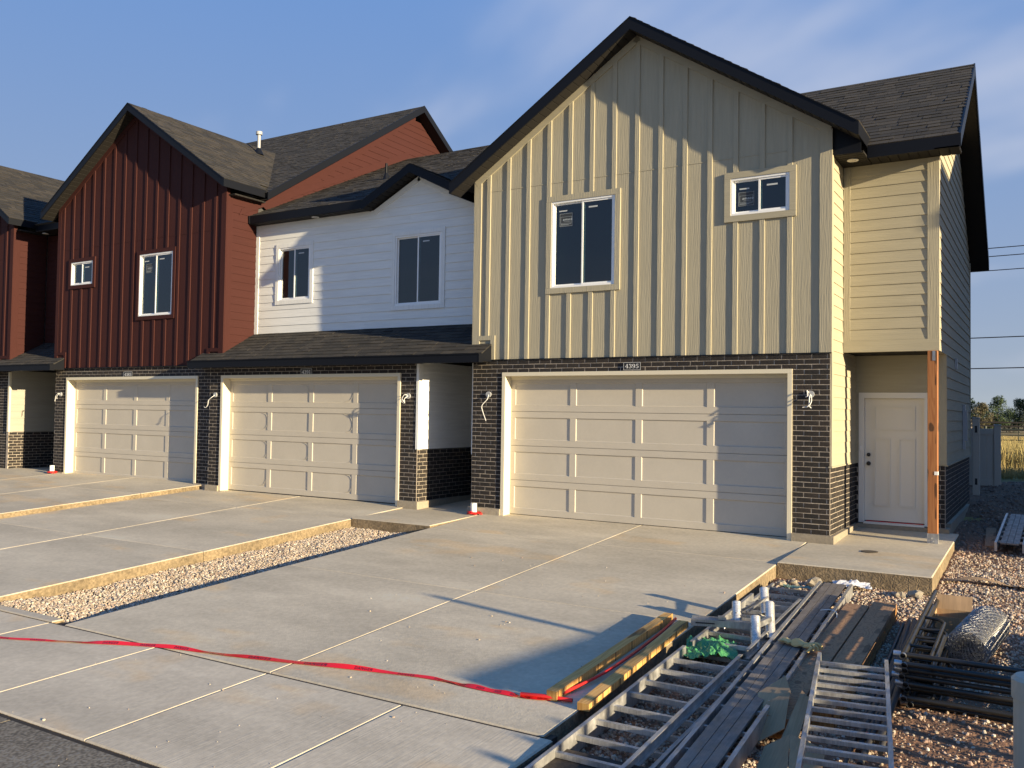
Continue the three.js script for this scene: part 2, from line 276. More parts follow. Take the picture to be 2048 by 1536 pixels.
// sloping roof face: o = eave corner, u along the eave, v up the slope (unit vectors), wide, long
function roofFace(t, name, o, u, v, wide, long, single, keep = () => true, thick = 0.12) {
  const n = u.clone().cross(v).normalize(); if (n.y < 0) n.negate();
  const at = (a, b, c) => o.clone().addScaledVector(u, a).addScaledVector(v, b).addScaledVector(n, c), c8 = (a0, a1, b0, b1, lo0, hi0, lo1, hi1) => hexa([at(a0, b0, lo0), at(a1, b0, lo0), at(a0, b1, lo1), at(a1, b1, lo1), at(a0, b0, hi0), at(a1, b0, hi0), at(a0, b1, hi1), at(a1, b1, hi1)]);
  const w = part(t, name, c8(0, wide, 0, long, -thick, 0, -thick, 0), m.deck), ex = 0.143, list = [];
  for (let k = 0, b = -0.02; b < long - 0.02; k++, b += ex) {
    let a = -rr(0, 0.2);
    while (a < wide + 0.01) { const l = rr(0.12, 0.36), a0 = Math.max(-0.015, a), a1 = Math.min(wide + 0.015, a + l - 0.004); if (a1 - a0 > 0.03 && keep((a0 + a1) / 2, b + ex / 2)) list.push([a0, a1, b, Math.min(b + ex * 1.25, long), at((a0 + a1) / 2, b, 0)]); a += l; }
  }
  const dist = (p) => p[4].distanceTo(camera.position); list.sort((p, q) => dist(p) - dist(q));
  const rest = [];
  list.forEach(([a0, a1, b0, b1], i) => {
    const k = Math.floor(rnd() * 5), d = rr(0.009, 0.019), g = c8(a0, a1, b0, b1, 0.001, d, 0.0005, 0.003);
    if (i < single) part(w, 'shingle', g, shingM[k]); else rest.push(vcol(g, SHING[k]));
  });
  if (rest.length) { const r = part(w, 'shingle', merge(rest), shingV); r.userData.kind = 'stuff'; }
  return w;
}
// front-facing gable roof with fascia boards and soffit strips
function frontGable(t, x, yTop, xl, xr, slope, zF, zB, fh, single, wallL, wallR, soffZ, trim) {
  for (const [s, xe] of [[-1, xl], [1, xr]]) {
    const run = Math.abs(xe - x), ye = yTop - run * slope, len = Math.hypot(run, run * slope), v = V((x - xe) / len, (yTop - ye) / len, 0);
    const vis = s > 0 ? single : 0;
    if (s > 0 && trim) {                          // behind the eave end the slope stops at the wall below
      roofFace(t, 'roof', V(xe, ye, zF), V(0, 0, -1), v, zF - soffZ, len, vis, () => true, 0.06);
      const c = (xe - wallR + 0.08), cl = c * len / run; roofFace(t, 'roof', V(xe - c, ye + c * slope, soffZ + 0.002), V(0, 0, -1), v, soffZ - zB, len - cl, 60, () => true, 0.06);
    } else roofFace(t, 'roof', V(xe, ye, zF), V(0, 0, -1), v, zF - zB, len, vis, () => true, 0.06);
    // rake fascia and the eave fascia behind it
    const f = [[xe, ye], [x, yTop]].map(([a, b]) => [V(a, b - 0.012, zF), V(a, b - fh, zF)]);
    part(t, 'fascia', hexa([f[0][1], f[1][1], f[0][0], f[1][0], ...[f[0][1], f[1][1], f[0][0], f[1][0]].map((p) => p.clone().add(V(0, 0, 0.022)))]), m.fascia);
    part(t, 'fascia', box(xe - (s > 0 ? 0 : 0.022), xe + (s > 0 ? 0.022 : 0), ye - fh, ye - 0.012, soffZ, zF + 0.022), m.fascia);
    // drip edge line above the fascia
    part(t, 'drip_edge', hexa([[0, -0.012], [0, 0.004]].flatMap(([, e]) => [V(xe, ye + e, zF + 0.022), V(x, yTop + e, zF + 0.022)]).concat([[0, -0.012], [0, 0.004]].flatMap(([, e]) => [V(xe, ye + e, zF + 0.032), V(x, yTop + e, zF + 0.032)]))), m.fascia);
    // soffit strips under the rake overhang
    const sf = part(t, 'soffit', hexa([V(xe, ye - fh + 0.012, -0.05), V(x, yTop - fh + 0.012, -0.05), V(xe, ye - fh + 0.03, -0.05), V(x, yTop - fh + 0.03, -0.05), V(xe, ye - fh + 0.012, zF), V(x, yTop - fh + 0.012, zF), V(xe, ye - fh + 0.03, zF), V(x, yTop - fh + 0.03, zF)]), m.soffit);
    const n = Math.round(len / 0.15);
    for (let k = 0; k < n; k++) { const q = (e) => [xe + (x - xe) * e, ye + (yTop - ye) * e - fh], [ax, ay] = q((k + 0.05) / n), [bx, by] = q((k + 0.95) / n); part(sf, 'soffit_strip', hexa([V(ax, ay, 0.0), V(bx, by, 0.0), V(ax, ay + 0.012, 0.0), V(bx, by + 0.012, 0.0), V(ax, ay, zF - 0.002), V(bx, by, zF - 0.002), V(ax, ay + 0.012, zF - 0.002), V(bx, by + 0.012, zF - 0.002)]), m.soffit); }
  }
}
// level soffit of strips, x0..x1, y, z0..z1; strips run along z
function levelSoffit(t, x0, x1, y, z0, z1, along = 'z', step = 0.13) {
  const s = part(t, 'soffit', box(x0, x1, y + 0.011, y + 0.03, z0, z1), m.soffit);
  const L = along === 'z' ? x1 - x0 : z1 - z0, n = Math.max(1, Math.round(L / step));
  for (let k = 0; k < n; k++) { const a = (k + 0.06) / n * L, b = (k + 0.94) / n * L; part(s, 'soffit_strip', along === 'z' ? box(x0 + a, x0 + b, y, y + 0.011, z0, z1) : box(x0, x1, y, y + 0.011, z0 + a, z0 + b), m.soffit); }
  return s;
}
function sticker() {
  const c = document.createElement('canvas'); c.width = 256; c.height = 256; const g = c.getContext('2d');
  g.fillStyle = '#2c3034'; g.fillRect(0, 0, 256, 256); g.strokeStyle = '#8f979b'; g.lineWidth = 5; g.strokeRect(10, 10, 236, 236); g.strokeRect(26, 70, 204, 120);
  g.fillStyle = '#aab2b5'; g.font = 'bold 58px sans-serif'; g.fillText('amsco', 62, 140); g.fillRect(24, 206, 200, 5); g.fillRect(24, 220, 150, 5); g.fillRect(80, 160, 130, 4);
  const t = new THREE.CanvasTexture(c); t.colorSpace = THREE.SRGBColorSpace; return M([1, 1, 1], { map: t, roughness: 0.6 });
}
const stickM = sticker(), tagM = M([0.45, 0.47, 0.47], { roughness: 0.6 });
// sliding window in a front wall: outer frame x0..x1, y0..y1 on plane z
function slider(t, x0, x1, y0, y1, z, trimM, tw, o = {}) {
  const zf = z + 0.020, fw = 0.032, w = part(t, 'window', merge([box(x0, x1, y0, y0 + fw, z - 0.06, zf), box(x0, x1, y1 - fw, y1, z - 0.06, zf), box(x0, x0 + fw, y0 + fw, y1 - fw, z - 0.06, zf), box(x1 - fw, x1, y0 + fw, y1 - fw, z - 0.06, zf)]), m.vinyl);
  const xm = (x0 + x1) / 2, sw = 0.028, sash = (a, b, d, n) => { const s = part(w, 'sash', merge([box(a, b, y0 + fw, y0 + fw + sw, d - 0.024, d), box(a, b, y1 - fw - sw, y1 - fw, d - 0.024, d), box(a, a + sw, y0 + fw + sw, y1 - fw - sw, d - 0.024, d), box(b - sw, b, y0 + fw + sw, y1 - fw - sw, d - 0.024, d)]), m.vinyl); void s; void n; part(w, 'pane', box(a + sw - 0.004, b - sw + 0.004, y0 + fw + sw - 0.004, y1 - fw - sw + 0.004, d - 0.015, d - 0.011), m.glass); };
  sash(x0 + fw, xm + 0.022, z - 0.022, 0); sash(xm - 0.022, x1 - fw, z + 0.006, 1);
  // insect screen behind the left half and a dark blind wall behind
  part(w, 'insect_screen', box(x0 + fw + 0.03, xm - 0.10, y0 + fw, y1 - fw, z - 0.058, z - 0.055), m.screen);
  part(w, 'tag', box(xm + 0.10, xm + 0.26, y1 - 0.16, y1 - 0.135, z - 0.0045, z - 0.0025), tagM);
  if (o.sticker) { const g = new THREE.PlaneGeometry(o.sticker[2], o.sticker[3]); g.translate(o.sticker[0], o.sticker[1], z - 0.0315); part(w, 'window_sticker', g, stickM); part(w, 'tag', box(x0 + 0.12, x0 + 0.27, y1 - 0.17, y1 - 0.15, z - 0.0325, z - 0.0305), tagM); }
  // casing boards round it
  const td = 0.032, c = 0.0015;
  parts(t, 'casing_board', [box(x0 - tw, x1 + tw, y1 + c, y1 + tw, z, z + td), box(x0 - tw, x1 + tw, y0 - tw, y0 - c, z, z + td), box(x0 - tw, x0 - c, y0, y1, z, z + td), box(x1 + c, x1 + tw, y0, y1, z, z + td)], trimM);
  return w;
}
// sectional garage door in an opening x0..x1, y0..y1; door plane zd, opening front zf
function garage(t, x0, x1, y0, y1, zf, zd, wavy = false) {
  const d = part(t, 'garage_door', box(x0 - 0.05, x1 + 0.05, y0 + 0.01, y1 + 0.05, zd - 0.06, zd - 0.02), m.garage), rows = 4, cols = 4, H = (y1 - y0 - 0.03) / rows;
  for (let r = 0; r < rows; r++) {
    const a = y0 + 0.02 + r * H, b = a + H - 0.006;
    const px = (x1 - x0 - 0.06) / cols, rects = [];
    for (let k = 0; k < cols; k++) rects.push([x0 + 0.03 + k * px + 0.055, x0 + 0.03 + (k + 1) * px - 0.055, a + 0.105, b - 0.105]);
    // the section face with pressed-in panels: rails and stiles proud of the panels
    const s = [[x0 - 0.02, x1 + 0.02, a, a + 0.105], [x0 - 0.02, x1 + 0.02, b - 0.105, b]].map(([p, q, u, v]) => bevBox(p, q, u, v, zd - 0.03, zd, 0.003));
    let e = x0 - 0.02; for (const q of rects) { s.push(box(e, q[0], a + 0.1045, b - 0.1045, zd - 0.03, zd - 0.0004)); e = q[1]; } s.push(box(e, x1 + 0.02, a + 0.1045, b - 0.1045, zd - 0.03, zd - 0.0004));
    part(d, 'door_section', merge(s), m.garage);
    for (const q of rects) {
      const bev = 0.011, dd = 0.012, P = (x, y, z) => V(x, y, z), o8 = [];
      o8.push([P(q[0] + bev, q[2] + bev, zd - dd), P(q[1] - bev, q[2] + bev, zd - dd), P(q[1] - bev, q[3] - bev, zd - dd), P(q[0] + bev, q[3] - bev, zd - dd)]);
      const out = [[q[0], q[2]], [q[1], q[2]], [q[1], q[3]], [q[0], q[3]]], inn = [[q[0] + bev, q[2] + bev], [q[1] - bev, q[2] + bev], [q[1] - bev, q[3] - bev], [q[0] + bev, q[3] - bev]];
      for (let k = 0; k < 4; k++) { const l = (k + 1) % 4; o8.push([P(...out[k], zd), P(...out[l], zd), P(...inn[l], zd - dd), P(...inn[k], zd - dd)]); }
      part(d, 'door_panel', faces(o8, V((q[0] + q[1]) / 2, (q[2] + q[3]) / 2, zd - 0.4), ruv()), m.garage);
      if (wavy && rnd() < 0.8) for (const [cx, cy] of [[1, 0], [1, 1]]) if (rnd() < 0.75) { const X = cx ? q[1] - 0.012 : q[0] + 0.012, Y = cy ? q[3] - 0.012 : q[2] + 0.012, k = rr(0.10, 0.2), sx = cx ? -1 : 1, sy = cy ? -1 : 1; part(d, 'film_wrinkle', tube([V(X, Y + sy * k, zd - 0.008), V(X + sx * k * 0.3, Y + sy * k * 0.3, zd - 0.006), V(X + sx * k * 1.2, Y, zd - 0.008)], 0.0035, 10, 4), m.garage); }
    }
  }
  part(d, 'bottom_seal', box(x0 - 0.02, x1 + 0.02, y0 - 0.012, y0 + 0.022, zd - 0.04, zd - 0.006), m.black);
  part(d, 'weather_stop', box(x0, x1, y1 - 0.055, y1, zd + 0.004, zd + 0.03), m.cream);
  // casing: face boards on the brick and the deep reveal boards behind them
  const w = 0.065;
  parts(t, 'garage_casing', [box(x0 - w, x0, y0, y1, zf - 0.03, zf + 0.022), box(x1, x1 + w, y0, y1, zf - 0.03, zf + 0.022), box(x0 - w, x1 + w, y1 + 0.0005, y1 + w, zf - 0.03, zf + 0.024)], m.cream);
  parts(t, 'garage_reveal', [box(x0 - 0.02, x0, y0, y1, zd - 0.05, zf - 0.0305), box(x1, x1 + 0.02, y0, y1, zd - 0.05, zf - 0.0305), box(x0 - 0.02, x1 + 0.02, y1 + 0.0005, y1 + 0.02, zd - 0.05, zf - 0.0305)], m.cream);
}
function plaque(t, x0, x1, y0, y1, z, txt) {
  const c = document.createElement('canvas'); c.width = 256; c.height = 128; const g = c.getContext('2d'); g.fillStyle = '#121315'; g.fillRect(0, 0, 256, 128); g.strokeStyle = '#e8e6e0'; g.lineWidth = 5; g.strokeRect(5, 5, 246, 118); g.fillStyle = '#f2f0ea'; g.font = '92px serif'; g.textAlign = 'center'; g.fillText(txt, 128, 95, 210);
  const tx = new THREE.CanvasTexture(c); tx.colorSpace = THREE.SRGBColorSpace; const p = part(t, 'address_plaque', box(x0, x1, y0, y1, z, z + 0.018), m.black), f = new THREE.PlaneGeometry(x1 - x0, y1 - y0); f.translate((x0 + x1) / 2, (y0 + y1) / 2, z + 0.0195); part(p, 'house_number', f, M([1, 1, 1], { map: tx, roughness: 0.5 }));
}
function lampBox(t, x, y, z, wires) {            // round electrical box waiting for its wall lamp, bare wires hanging out
  const g = clean(new THREE.CylinderGeometry(0.052, 0.052, 0.03, 18)); g.rotateX(Math.PI / 2); g.translate(x, y, z + 0.012);
  const b = part(t, 'electrical_box', g, m.boxGrey); for (const w of wires) part(b, 'wire', tube(w.map(([a, c, d]) => V(x + a, y + c, z + d)), 0.0068, 20, 5), m.wire);
}
function canLight(t, x, y, z) { const g = clean(new THREE.CylinderGeometry(0.075, 0.082, 0.012, 24)); g.translate(x, y - 0.006, z); const l = part(t, 'soffit_light', g, m.lamp), h = clean(new THREE.CylinderGeometry(0.045, 0.045, 0.006, 20)); h.translate(x, y - 0.014, z); part(l, 'lens', h, M([0.55, 0.52, 0.45])); }
function vent(t, x, y, z, h, r, mat) { const g = part(t, 'roof_vent', cyl(V(x, y - 0.1, z), V(x, y + h, z), r, r, 12), mat); part(g, 'vent_boot', cyl(V(x, y - 0.08, z), V(x, y + 0.10, z), r * 3, r * 1.15, 12), m.fascia); return g; }
// board-and-batten wall on plane z: polygon, window holes [x0,x1,y0,y1] outer of casing
function battens(t, poly, holes, z, xs, top, bottom, mat, cut, seam) {
  const w = part(t, 'board_and_batten_wall', extrudeZ(poly, cut, z - 0.09, z), mat);
  const bw = 0.078, bt = 0.021;
  for (const x of xs) {
    const a = x - bw, b = x; let runs = [[bottom(x), null]]; const yt = [top(a) - 0.10, top(b) - 0.10];
    for (const [hx0, hx1, hy0, hy1] of holes) if (b > hx0 && a < hx1) runs = runs.flatMap(([p, q]) => [[p, hy0], [hy1, q]].filter(([e, g]) => (g ?? 99) - e > 0.02));
    for (const [p, q] of runs) { const ta = q ?? yt[0], tb = q ?? yt[1]; part(w, 'batten', hexa([V(a, p, z), V(b, p, z), V(a, ta, z), V(b, tb, z), V(a + 0.002, p, z + bt), V(b - 0.002, p, z + bt), V(a + 0.002, ta, z + bt), V(b - 0.002, tb, z + bt)]), mat); }
  }
  // the Z-joint between lower and upper sheets: a thin lip
  if (seam) { const ss = [...xs]; for (let i = 0; i < ss.length - 1; i++) { const a = ss[i], b = ss[i + 1] - bw; if (holes.some(([p, q, r, s]) => b > p && a < q && seam > r && seam < s)) continue; part(w, 'sheet_joint', box(a, b, seam, seam + 0.012, z, z + 0.005), mat); } }
  return w;
}
const strip = (a, b, w, z0, z1) => { const d = b.clone().sub(a).normalize(), n = V(-d.y, d.x, 0); return hexa([a.clone().addScaledVector(n, -w), b.clone().addScaledVector(n, -w), a.clone(), b.clone(), a.clone().addScaledVector(n, -w), b.clone().addScaledVector(n, -w), a.clone(), b.clone()].map((p, i) => p.setZ(i < 4 ? z0 : z1))); };

// ================================================================ beige end townhouse (4395)
{
  const t = thing('townhouse', 'beige board and batten townhouse with the wooden porch post and number 4395', 'house', [2.4, 0, -3]);
  const xl = -0.69, xr = 5.435, ax = 2.41, aTop = 8.13, sl = 0.648, zF = 0.29, fh = 0.20;
  const wallTop = (x) => aTop - Math.abs(x - ax) * sl - fh + 0.012;
  const W1 = [0.875, 2.055, 3.905, 5.375], W2 = [3.975, 4.855, 4.82, 5.385], TW = 0.095, cas = ([a, b, c, d]) => [a - TW, b + TW, c - TW, d + TW];
  part(t, 'inner_wall', merge([extrudeZ([[xl + 0.06, -0.4], [xr - 0.06, -0.4], [xr - 0.06, wallTop(xr) - 0.1], [ax, wallTop(ax) - 0.1], [xl + 0.06, wallTop(xl) - 0.1]], [], -8, -0.30), box(xr - 0.06, 6.66, 2.85, 5.5, -6.4, -0.95), box(xr - 0.06, 6.66, -0.3, 2.85, -6.4, -2.02)]), m.inner);
  battens(t, [[xl, 2.715], [xr, 2.715], [xr, wallTop(xr)], [ax, wallTop(ax)], [xl, wallTop(xl)]], [cas(W1), cas(W2), [xl, -0.27, 0, 3.06]], 0, [-0.365, ...Array.from({ length: 13 }, (_, i) => 0.043 + i * 0.4045)], wallTop, () => 2.715, m.beigeV, [W1, W2], 5.7);
  // corner boards, rake boards, notch trim round the lower roof end
  part(t, 'corner_board', box(xl - 0.02, xl + 0.13, 2.95, wallTop(xl + 0.13) - 0.10, 0, 0.024), m.beigeV);
  part(t, 'corner_board', box(xr - 0.15, xr + 0.022, 2.715, wallTop(xr) - 0.05, 0, 0.024), m.beigeV);
  part(t, 'corner_board', box(xr, xr + 0.022, 1.09, 5.56, -0.10, -0.0005), m.beigeV);
  part(t, 'rake_board', strip(V(xl - 0.02, wallTop(xl - 0.02), 0), V(ax, wallTop(ax), 0), 0.12, 0, 0.026), m.beigeH);
  part(t, 'rake_board', strip(V(ax, wallTop(ax), 0), V(xr + 0.02, wallTop(xr + 0.02), 0), 0.12, 0, 0.026), m.beigeH);
  parts(t, 'notch_trim', [box(xl + 0.13, -0.235, 3.06, 3.14, 0, 0.023), box(-0.325, -0.235, 2.715, 3.06, 0, 0.023)], m.beigeV);
  part(t, 'flashing', box(xl, xr + 0.01, 2.698, 2.716, -0.05, 0.022), m.fascia);
  const F = onF(0), S = onS(xr), D = onF(-1.88), E = onS(6.74);
  slider(t, ...W1, 0, m.beigeV, TW, { sticker: [1.13, 5.06, 0.26, 0.23] });
  slider(t, ...W2, 0, m.beigeH, TW, { sticker: [4.20, 5.07, 0.25, 0.22] });
  // brick: garage front, porch side, porch front, long side
  brickwork(t, [{ f: F, u0: xl, u1: xr, v0: 0.11, v1: 2.697, holes: [[-0.07, 4.91, 2.487]], off: 0.03 }, { f: S, u0: -1.88, u1: -0.001, v0: 0.11, v1: 1.07, off: 0.05 }, { f: D, u0: xr, u1: 5.49, v0: 0.12, v1: 1.07 }, { f: D, u0: 6.545, u1: 6.74, v0: 0.12, v1: 1.07, off: 0.02 }, { f: E, u0: -6.55, u1: -1.882, v0: 0.18, v1: 1.07, off: 0.04 }], ([f, xa, , v]) => -f.p(xa, v, 0).distanceTo(camera.position));
  garage(t, 0, 4.84, 0, 2.42, 0.004, -0.185);
  plaque(t, 2.235, 2.535, 2.495, 2.625, 0.006, '4395');
  lampBox(t, -0.345, 2.10, 0.004, [[[0, 0, 0.02], [0.02, -0.08, 0.08], [-0.08, -0.20, 0.10], [-0.06, -0.32, 0.09], [0.02, -0.46, 0.12]]]);
  lampBox(t, 5.165, 2.115, 0.004, [[[0, 0, 0.02], [0.0, -0.06, 0.09], [-0.01, -0.17, 0.10], [-0.09, -0.19, 0.11]], [[0.01, -0.01, 0.02], [0.03, -0.10, 0.09], [0.01, -0.17, 0.12], [0.03, -0.20, 0.11]], [[-0.02, 0.02, 0.02], [-0.04, 0.05, 0.06], [-0.02, -0.02, 0.1], [-0.05, -0.04, 0.09]]]);
  parts(t, 'footing', [box(xl - 0.05, -0.068, -0.25, 0.108, -0.2, 0.055), box(4.908, xr + 0.06, -0.3, 0.108, -0.2, 0.055), box(xr - 0.1, xr + 0.06, -0.3, 0.109, -1.93, -0.2001), box(xr + 0.0601, 6.80, -0.3, 0.118, -2.05, -1.80), box(6.66, 6.80, -0.4, 0.178, -6.55, -2.0501)], m.footing);
  // side of the garage block and the porch recess
  lap(t, S, 1.085, 5.56, 0.165, m.beigeH, (v) => [[v > 2.78 ? -0.83 : -1.88, -0.1005]]);
  parts(t, 'water_table', [box(xr - 0.02, xr + 0.03, 1.066, 1.086, -1.86, 0.012), box(6.73, 6.776, 1.066, 1.09, -6.55, -1.86)], m.beigeH);
  const U = onF(-0.83);
  lap(t, U, 2.935, 5.56, 0.164, m.beigeH, () => [[xr + 0.115, 6.61]]);
  part(t, 'corner_board', box(xr + 0.02, xr + 0.115, 2.935, 5.56, -0.83, -0.805), m.beigeV);
  part(t, 'corner_board', box(6.61, 6.762, 2.935, 5.56, -0.90, -0.804), m.beigeV);
  part(t, 'band_board', box(xr + 0.02, 6.763, 2.765, 2.9345, -0.90, -0.803), m.beigeH);
  levelSoffit(t, xr + 0.02, 6.74, 2.775, -1.87, -0.905, 'x', 0.12);
  lap(t, D, 2.19, 2.775, 0.3, m.beigeH, () => [[xr, 6.74]]);
  lap(t, D, 1.07, 2.19, 0.3, m.beigeH, () => [[xr, 5.495], [6.54, 6.74]]);
  part(t, 'corner_board', box(6.64, 6.763, 1.09, 2.775, -1.88, -1.852), m.beigeV);
  lap(t, E, 2.77, 7.25, 0.163, m.beigeH, (v) => { const a = Math.min(-0.90, -0.42 - (v - 5.68) / 0.70), b = Math.max(-6.55, -3.17 - (7.30 - v) / 0.70); return a > b ? [[b, a]] : []; });
  lap(t, E, 1.09, 2.77, 0.168, m.beigeH, () => [[-6.55, -1.88]]);
  part(t, 'corner_board', box(6.74, 6.765, 1.09, 4.9, -6.66, -6.55), m.beigeV);
  part(t, 'side_vent', box(6.755, 6.79, 2.62, 2.80, -3.4, -3.3), m.boxGrey);
  part(t, 'meter_strip', merge([box(6.758, 6.80, 1.25, 2.05, -4.9, -4.8), box(6.80, 6.83, 1.4, 1.95, -4.88, -4.83)]), m.boxGrey);
  // front door with frame, panels and knobs
  const dz = -1.93, dr = part(t, 'front_door', box(5.575, 6.45, 0.165, 2.10, dz - 0.04, dz), m.door);
  const dp = (x0, x1, y0, y1) => part(dr, 'door_panel', merge([box(x0, x1, y0, y0 + 0.02, dz, dz + 0.014), box(x0, x1, y1 - 0.02, y1, dz, dz + 0.014), box(x0, x0 + 0.02, y0 + 0.02, y1 - 0.02, dz, dz + 0.014), box(x1 - 0.02, x1, y0 + 0.02, y1 - 0.02, dz, dz + 0.014)]), m.door);
  dp(5.715, 6.315, 1.60, 1.975); dp(5.715, 5.955, 0.40, 1.47); dp(6.075, 6.315, 0.40, 1.47);
  for (const [y, r] of [[1.205, 0.030], [1.065, 0.034]]) { const k = clean(new THREE.SphereGeometry(r, 14, 10)); k.scale(1, 1, 0.8); k.translate(5.64, y, dz + 0.05); part(dr, 'door_knob', merge([k, clean(cyl(V(5.64, y, dz), V(5.64, y, dz + 0.05), 0.018))]), m.black); }
  parts(t, 'door_frame', [box(5.495, 5.573, 0.13, 2.102, dz - 0.03, -1.855), box(6.452, 6.54, 0.13, 2.102, dz - 0.03, -1.855), box(5.495, 6.54, 2.1021, 2.19, dz - 0.03, -1.853)], m.doorTrim);
  part(t, 'door_sill', box(5.574, 6.451, 0.12, 0.146, dz - 0.03, -1.80), m.doorTrim); part(t, 'tape_strip', box(5.60, 6.43, 0.1461, 0.158, dz + 0.002, dz + 0.012), m.redTape);
  part(t, 'doorbell', box(5.515, 5.535, 1.27, 1.34, -1.854, -1.84), m.vinyl);
  // porch post
  const po = part(t, 'porch_post', bevBox(6.61, 6.742, 0.10, 2.765, -0.90, -0.77, 0.006), m.postWood);
  part(po, 'post_base', merge([box(6.606, 6.746, -0.02, 0.16, -0.905, -0.765)]), m.galv);
  part(po, 'bolt', merge([[6.665, 0.09], [6.685, 0.05]].map(([x, y]) => cyl(V(x, y, -0.765), V(x, y, -0.75), 0.010, 0.010, 6))), m.boxGrey);
  part(po, 'post_clip', box(6.675, 6.715, 2.62, 2.76, -0.769, -0.765), m.galv);
  part(po, 'paper_tag', box(6.70, 6.747, 0.99, 1.04, -0.86, -0.766), m.pvc);
  // roofs
  frontGable(t, ax, aTop, -1.05, 5.84, sl, zF, -8, fh, 220, xl, xr, -0.64);
  const zE = -0.40, yE = 5.735, rz = -3.17, ms = 0.70, ry = yE + (zE - rz) * ms, ml = Math.hypot(rz - zE, ry - yE), xk = 7.05;
  roofFace(t, 'roof', V(xk, yE, zE), V(-1, 0, 0), V(0, (ry - yE) / ml, (rz - zE) / ml), 4.2, ml, 300, (a, b) => xk - a > 3.4);
  const bl = Math.hypot(3.85, 3.85 * ms);
  roofFace(t, 'roof', V(xk, ry - 3.85 * ms, rz - 3.85), V(-1, 0, 0), V(0, (3.85 * ms) / bl, 3.85 / bl), 4.2, bl, 0, () => false);
  part(t, 'fascia', box(5.862, xk + 0.0, yE - 0.185, yE - 0.012, zE, zE + 0.022), m.fascia);
  for (const s of [1, -1]) { const ze = s > 0 ? zE + 0.022 : rz - 3.85, ye = s > 0 ? yE : ry - 3.85 * ms; part(t, 'fascia', hexa([V(xk, ye - 0.19, ze), V(xk + 0.025, ye - 0.19, ze), V(xk, ye + 0.004, ze), V(xk + 0.025, ye + 0.004, ze), V(xk, ry - 0.19, rz), V(xk + 0.025, ry - 0.19, rz), V(xk, ry + 0.01, rz), V(xk + 0.025, ry + 0.01, rz)]), m.fascia); part(t, 'soffit', hexa([V(6.74, ye - 0.185, ze), V(xk, ye - 0.185, ze), V(6.74, ye - 0.165, ze), V(xk, ye - 0.165, ze), V(6.74, ry - 0.185, rz), V(xk, ry - 0.185, rz), V(6.74, ry - 0.165, rz), V(xk, ry - 0.165, rz)]), m.soffit); }
  levelSoffit(t, 5.86, xk, 5.565, -0.84, zE, 'z', 0.13);
  levelSoffit(t, xr + 0.0, 5.855, 5.562, -0.84, -0.10, 'x', 0.11);
  part(t, 'soffit_end', hexa([V(xr, 5.56, -0.075), V(5.83, 5.56, -0.075), V(xr, 6.0, -0.075), V(5.83, 5.74, -0.075), V(xr, 5.56, -0.055), V(5.83, 5.56, -0.055), V(xr, 6.0, -0.055), V(5.83, 5.74, -0.055)]), m.fascia);
  canLight(t, 5.655, 5.562, -0.42);
}

// ================================================================ white middle townhouse (4391)
function lowRoof(t, x0, x1, zw, yw, zg, yg, single, endR = true) {     // roof strip over the garage, gutter in front
  const l = Math.hypot(zg - zw, yw - yg);
  roofFace(t, 'porch_roof', V(x1, yg, zg), V(-1, 0, 0), V(0, (yw - yg) / l, (zw - zg) / l), x1 - x0, l, single, () => true, 0.05);
  const g = part(t, 'gutter', merge([box(x0 - 0.01, x1 + 0.01, yg - 0.165, yg - 0.150, zg - 0.02, zg + 0.10), box(x0 - 0.01, x1 + 0.01, yg - 0.150, yg - 0.030, zg + 0.085, zg + 0.10), box(x0 - 0.01, x1 + 0.01, yg - 0.030, yg - 0.012, zg + 0.075, zg + 0.115), box(x0 - 0.01, x1 + 0.01, yg - 0.150, yg - 0.03, zg - 0.02, zg)]), m.fascia);
  parts(g, 'gutter_end', [box(x0 - 0.016, x0 - 0.0101, yg - 0.165, yg - 0.012, zg - 0.02, zg + 0.105), box(x1 + 0.0101, x1 + 0.016, yg - 0.165, yg - 0.012, zg - 0.02, zg + 0.105)], m.fascia);
  levelSoffit(t, x0, x1, yg - 0.15, 0.08, zg - 0.02, 'z', 0.2);
  for (const x of endR ? [x0, x1] : [x0]) part(t, 'roof_end_board', hexa([V(x - 0.012, yg - 0.14, 0.0), V(x + 0.012, yg - 0.14, 0.0), V(x - 0.012, yg + zg * 0.55 - 0.01, 0.0), V(x + 0.012, yg + zg * 0.55 - 0.01, 0.0), V(x - 0.012, yg - 0.14, zg - 0.021), V(x + 0.012, yg - 0.14, zg - 0.021), V(x - 0.012, yg - 0.01, zg - 0.021), V(x + 0.012, yg - 0.01, zg - 0.021)]), m.fascia);
}
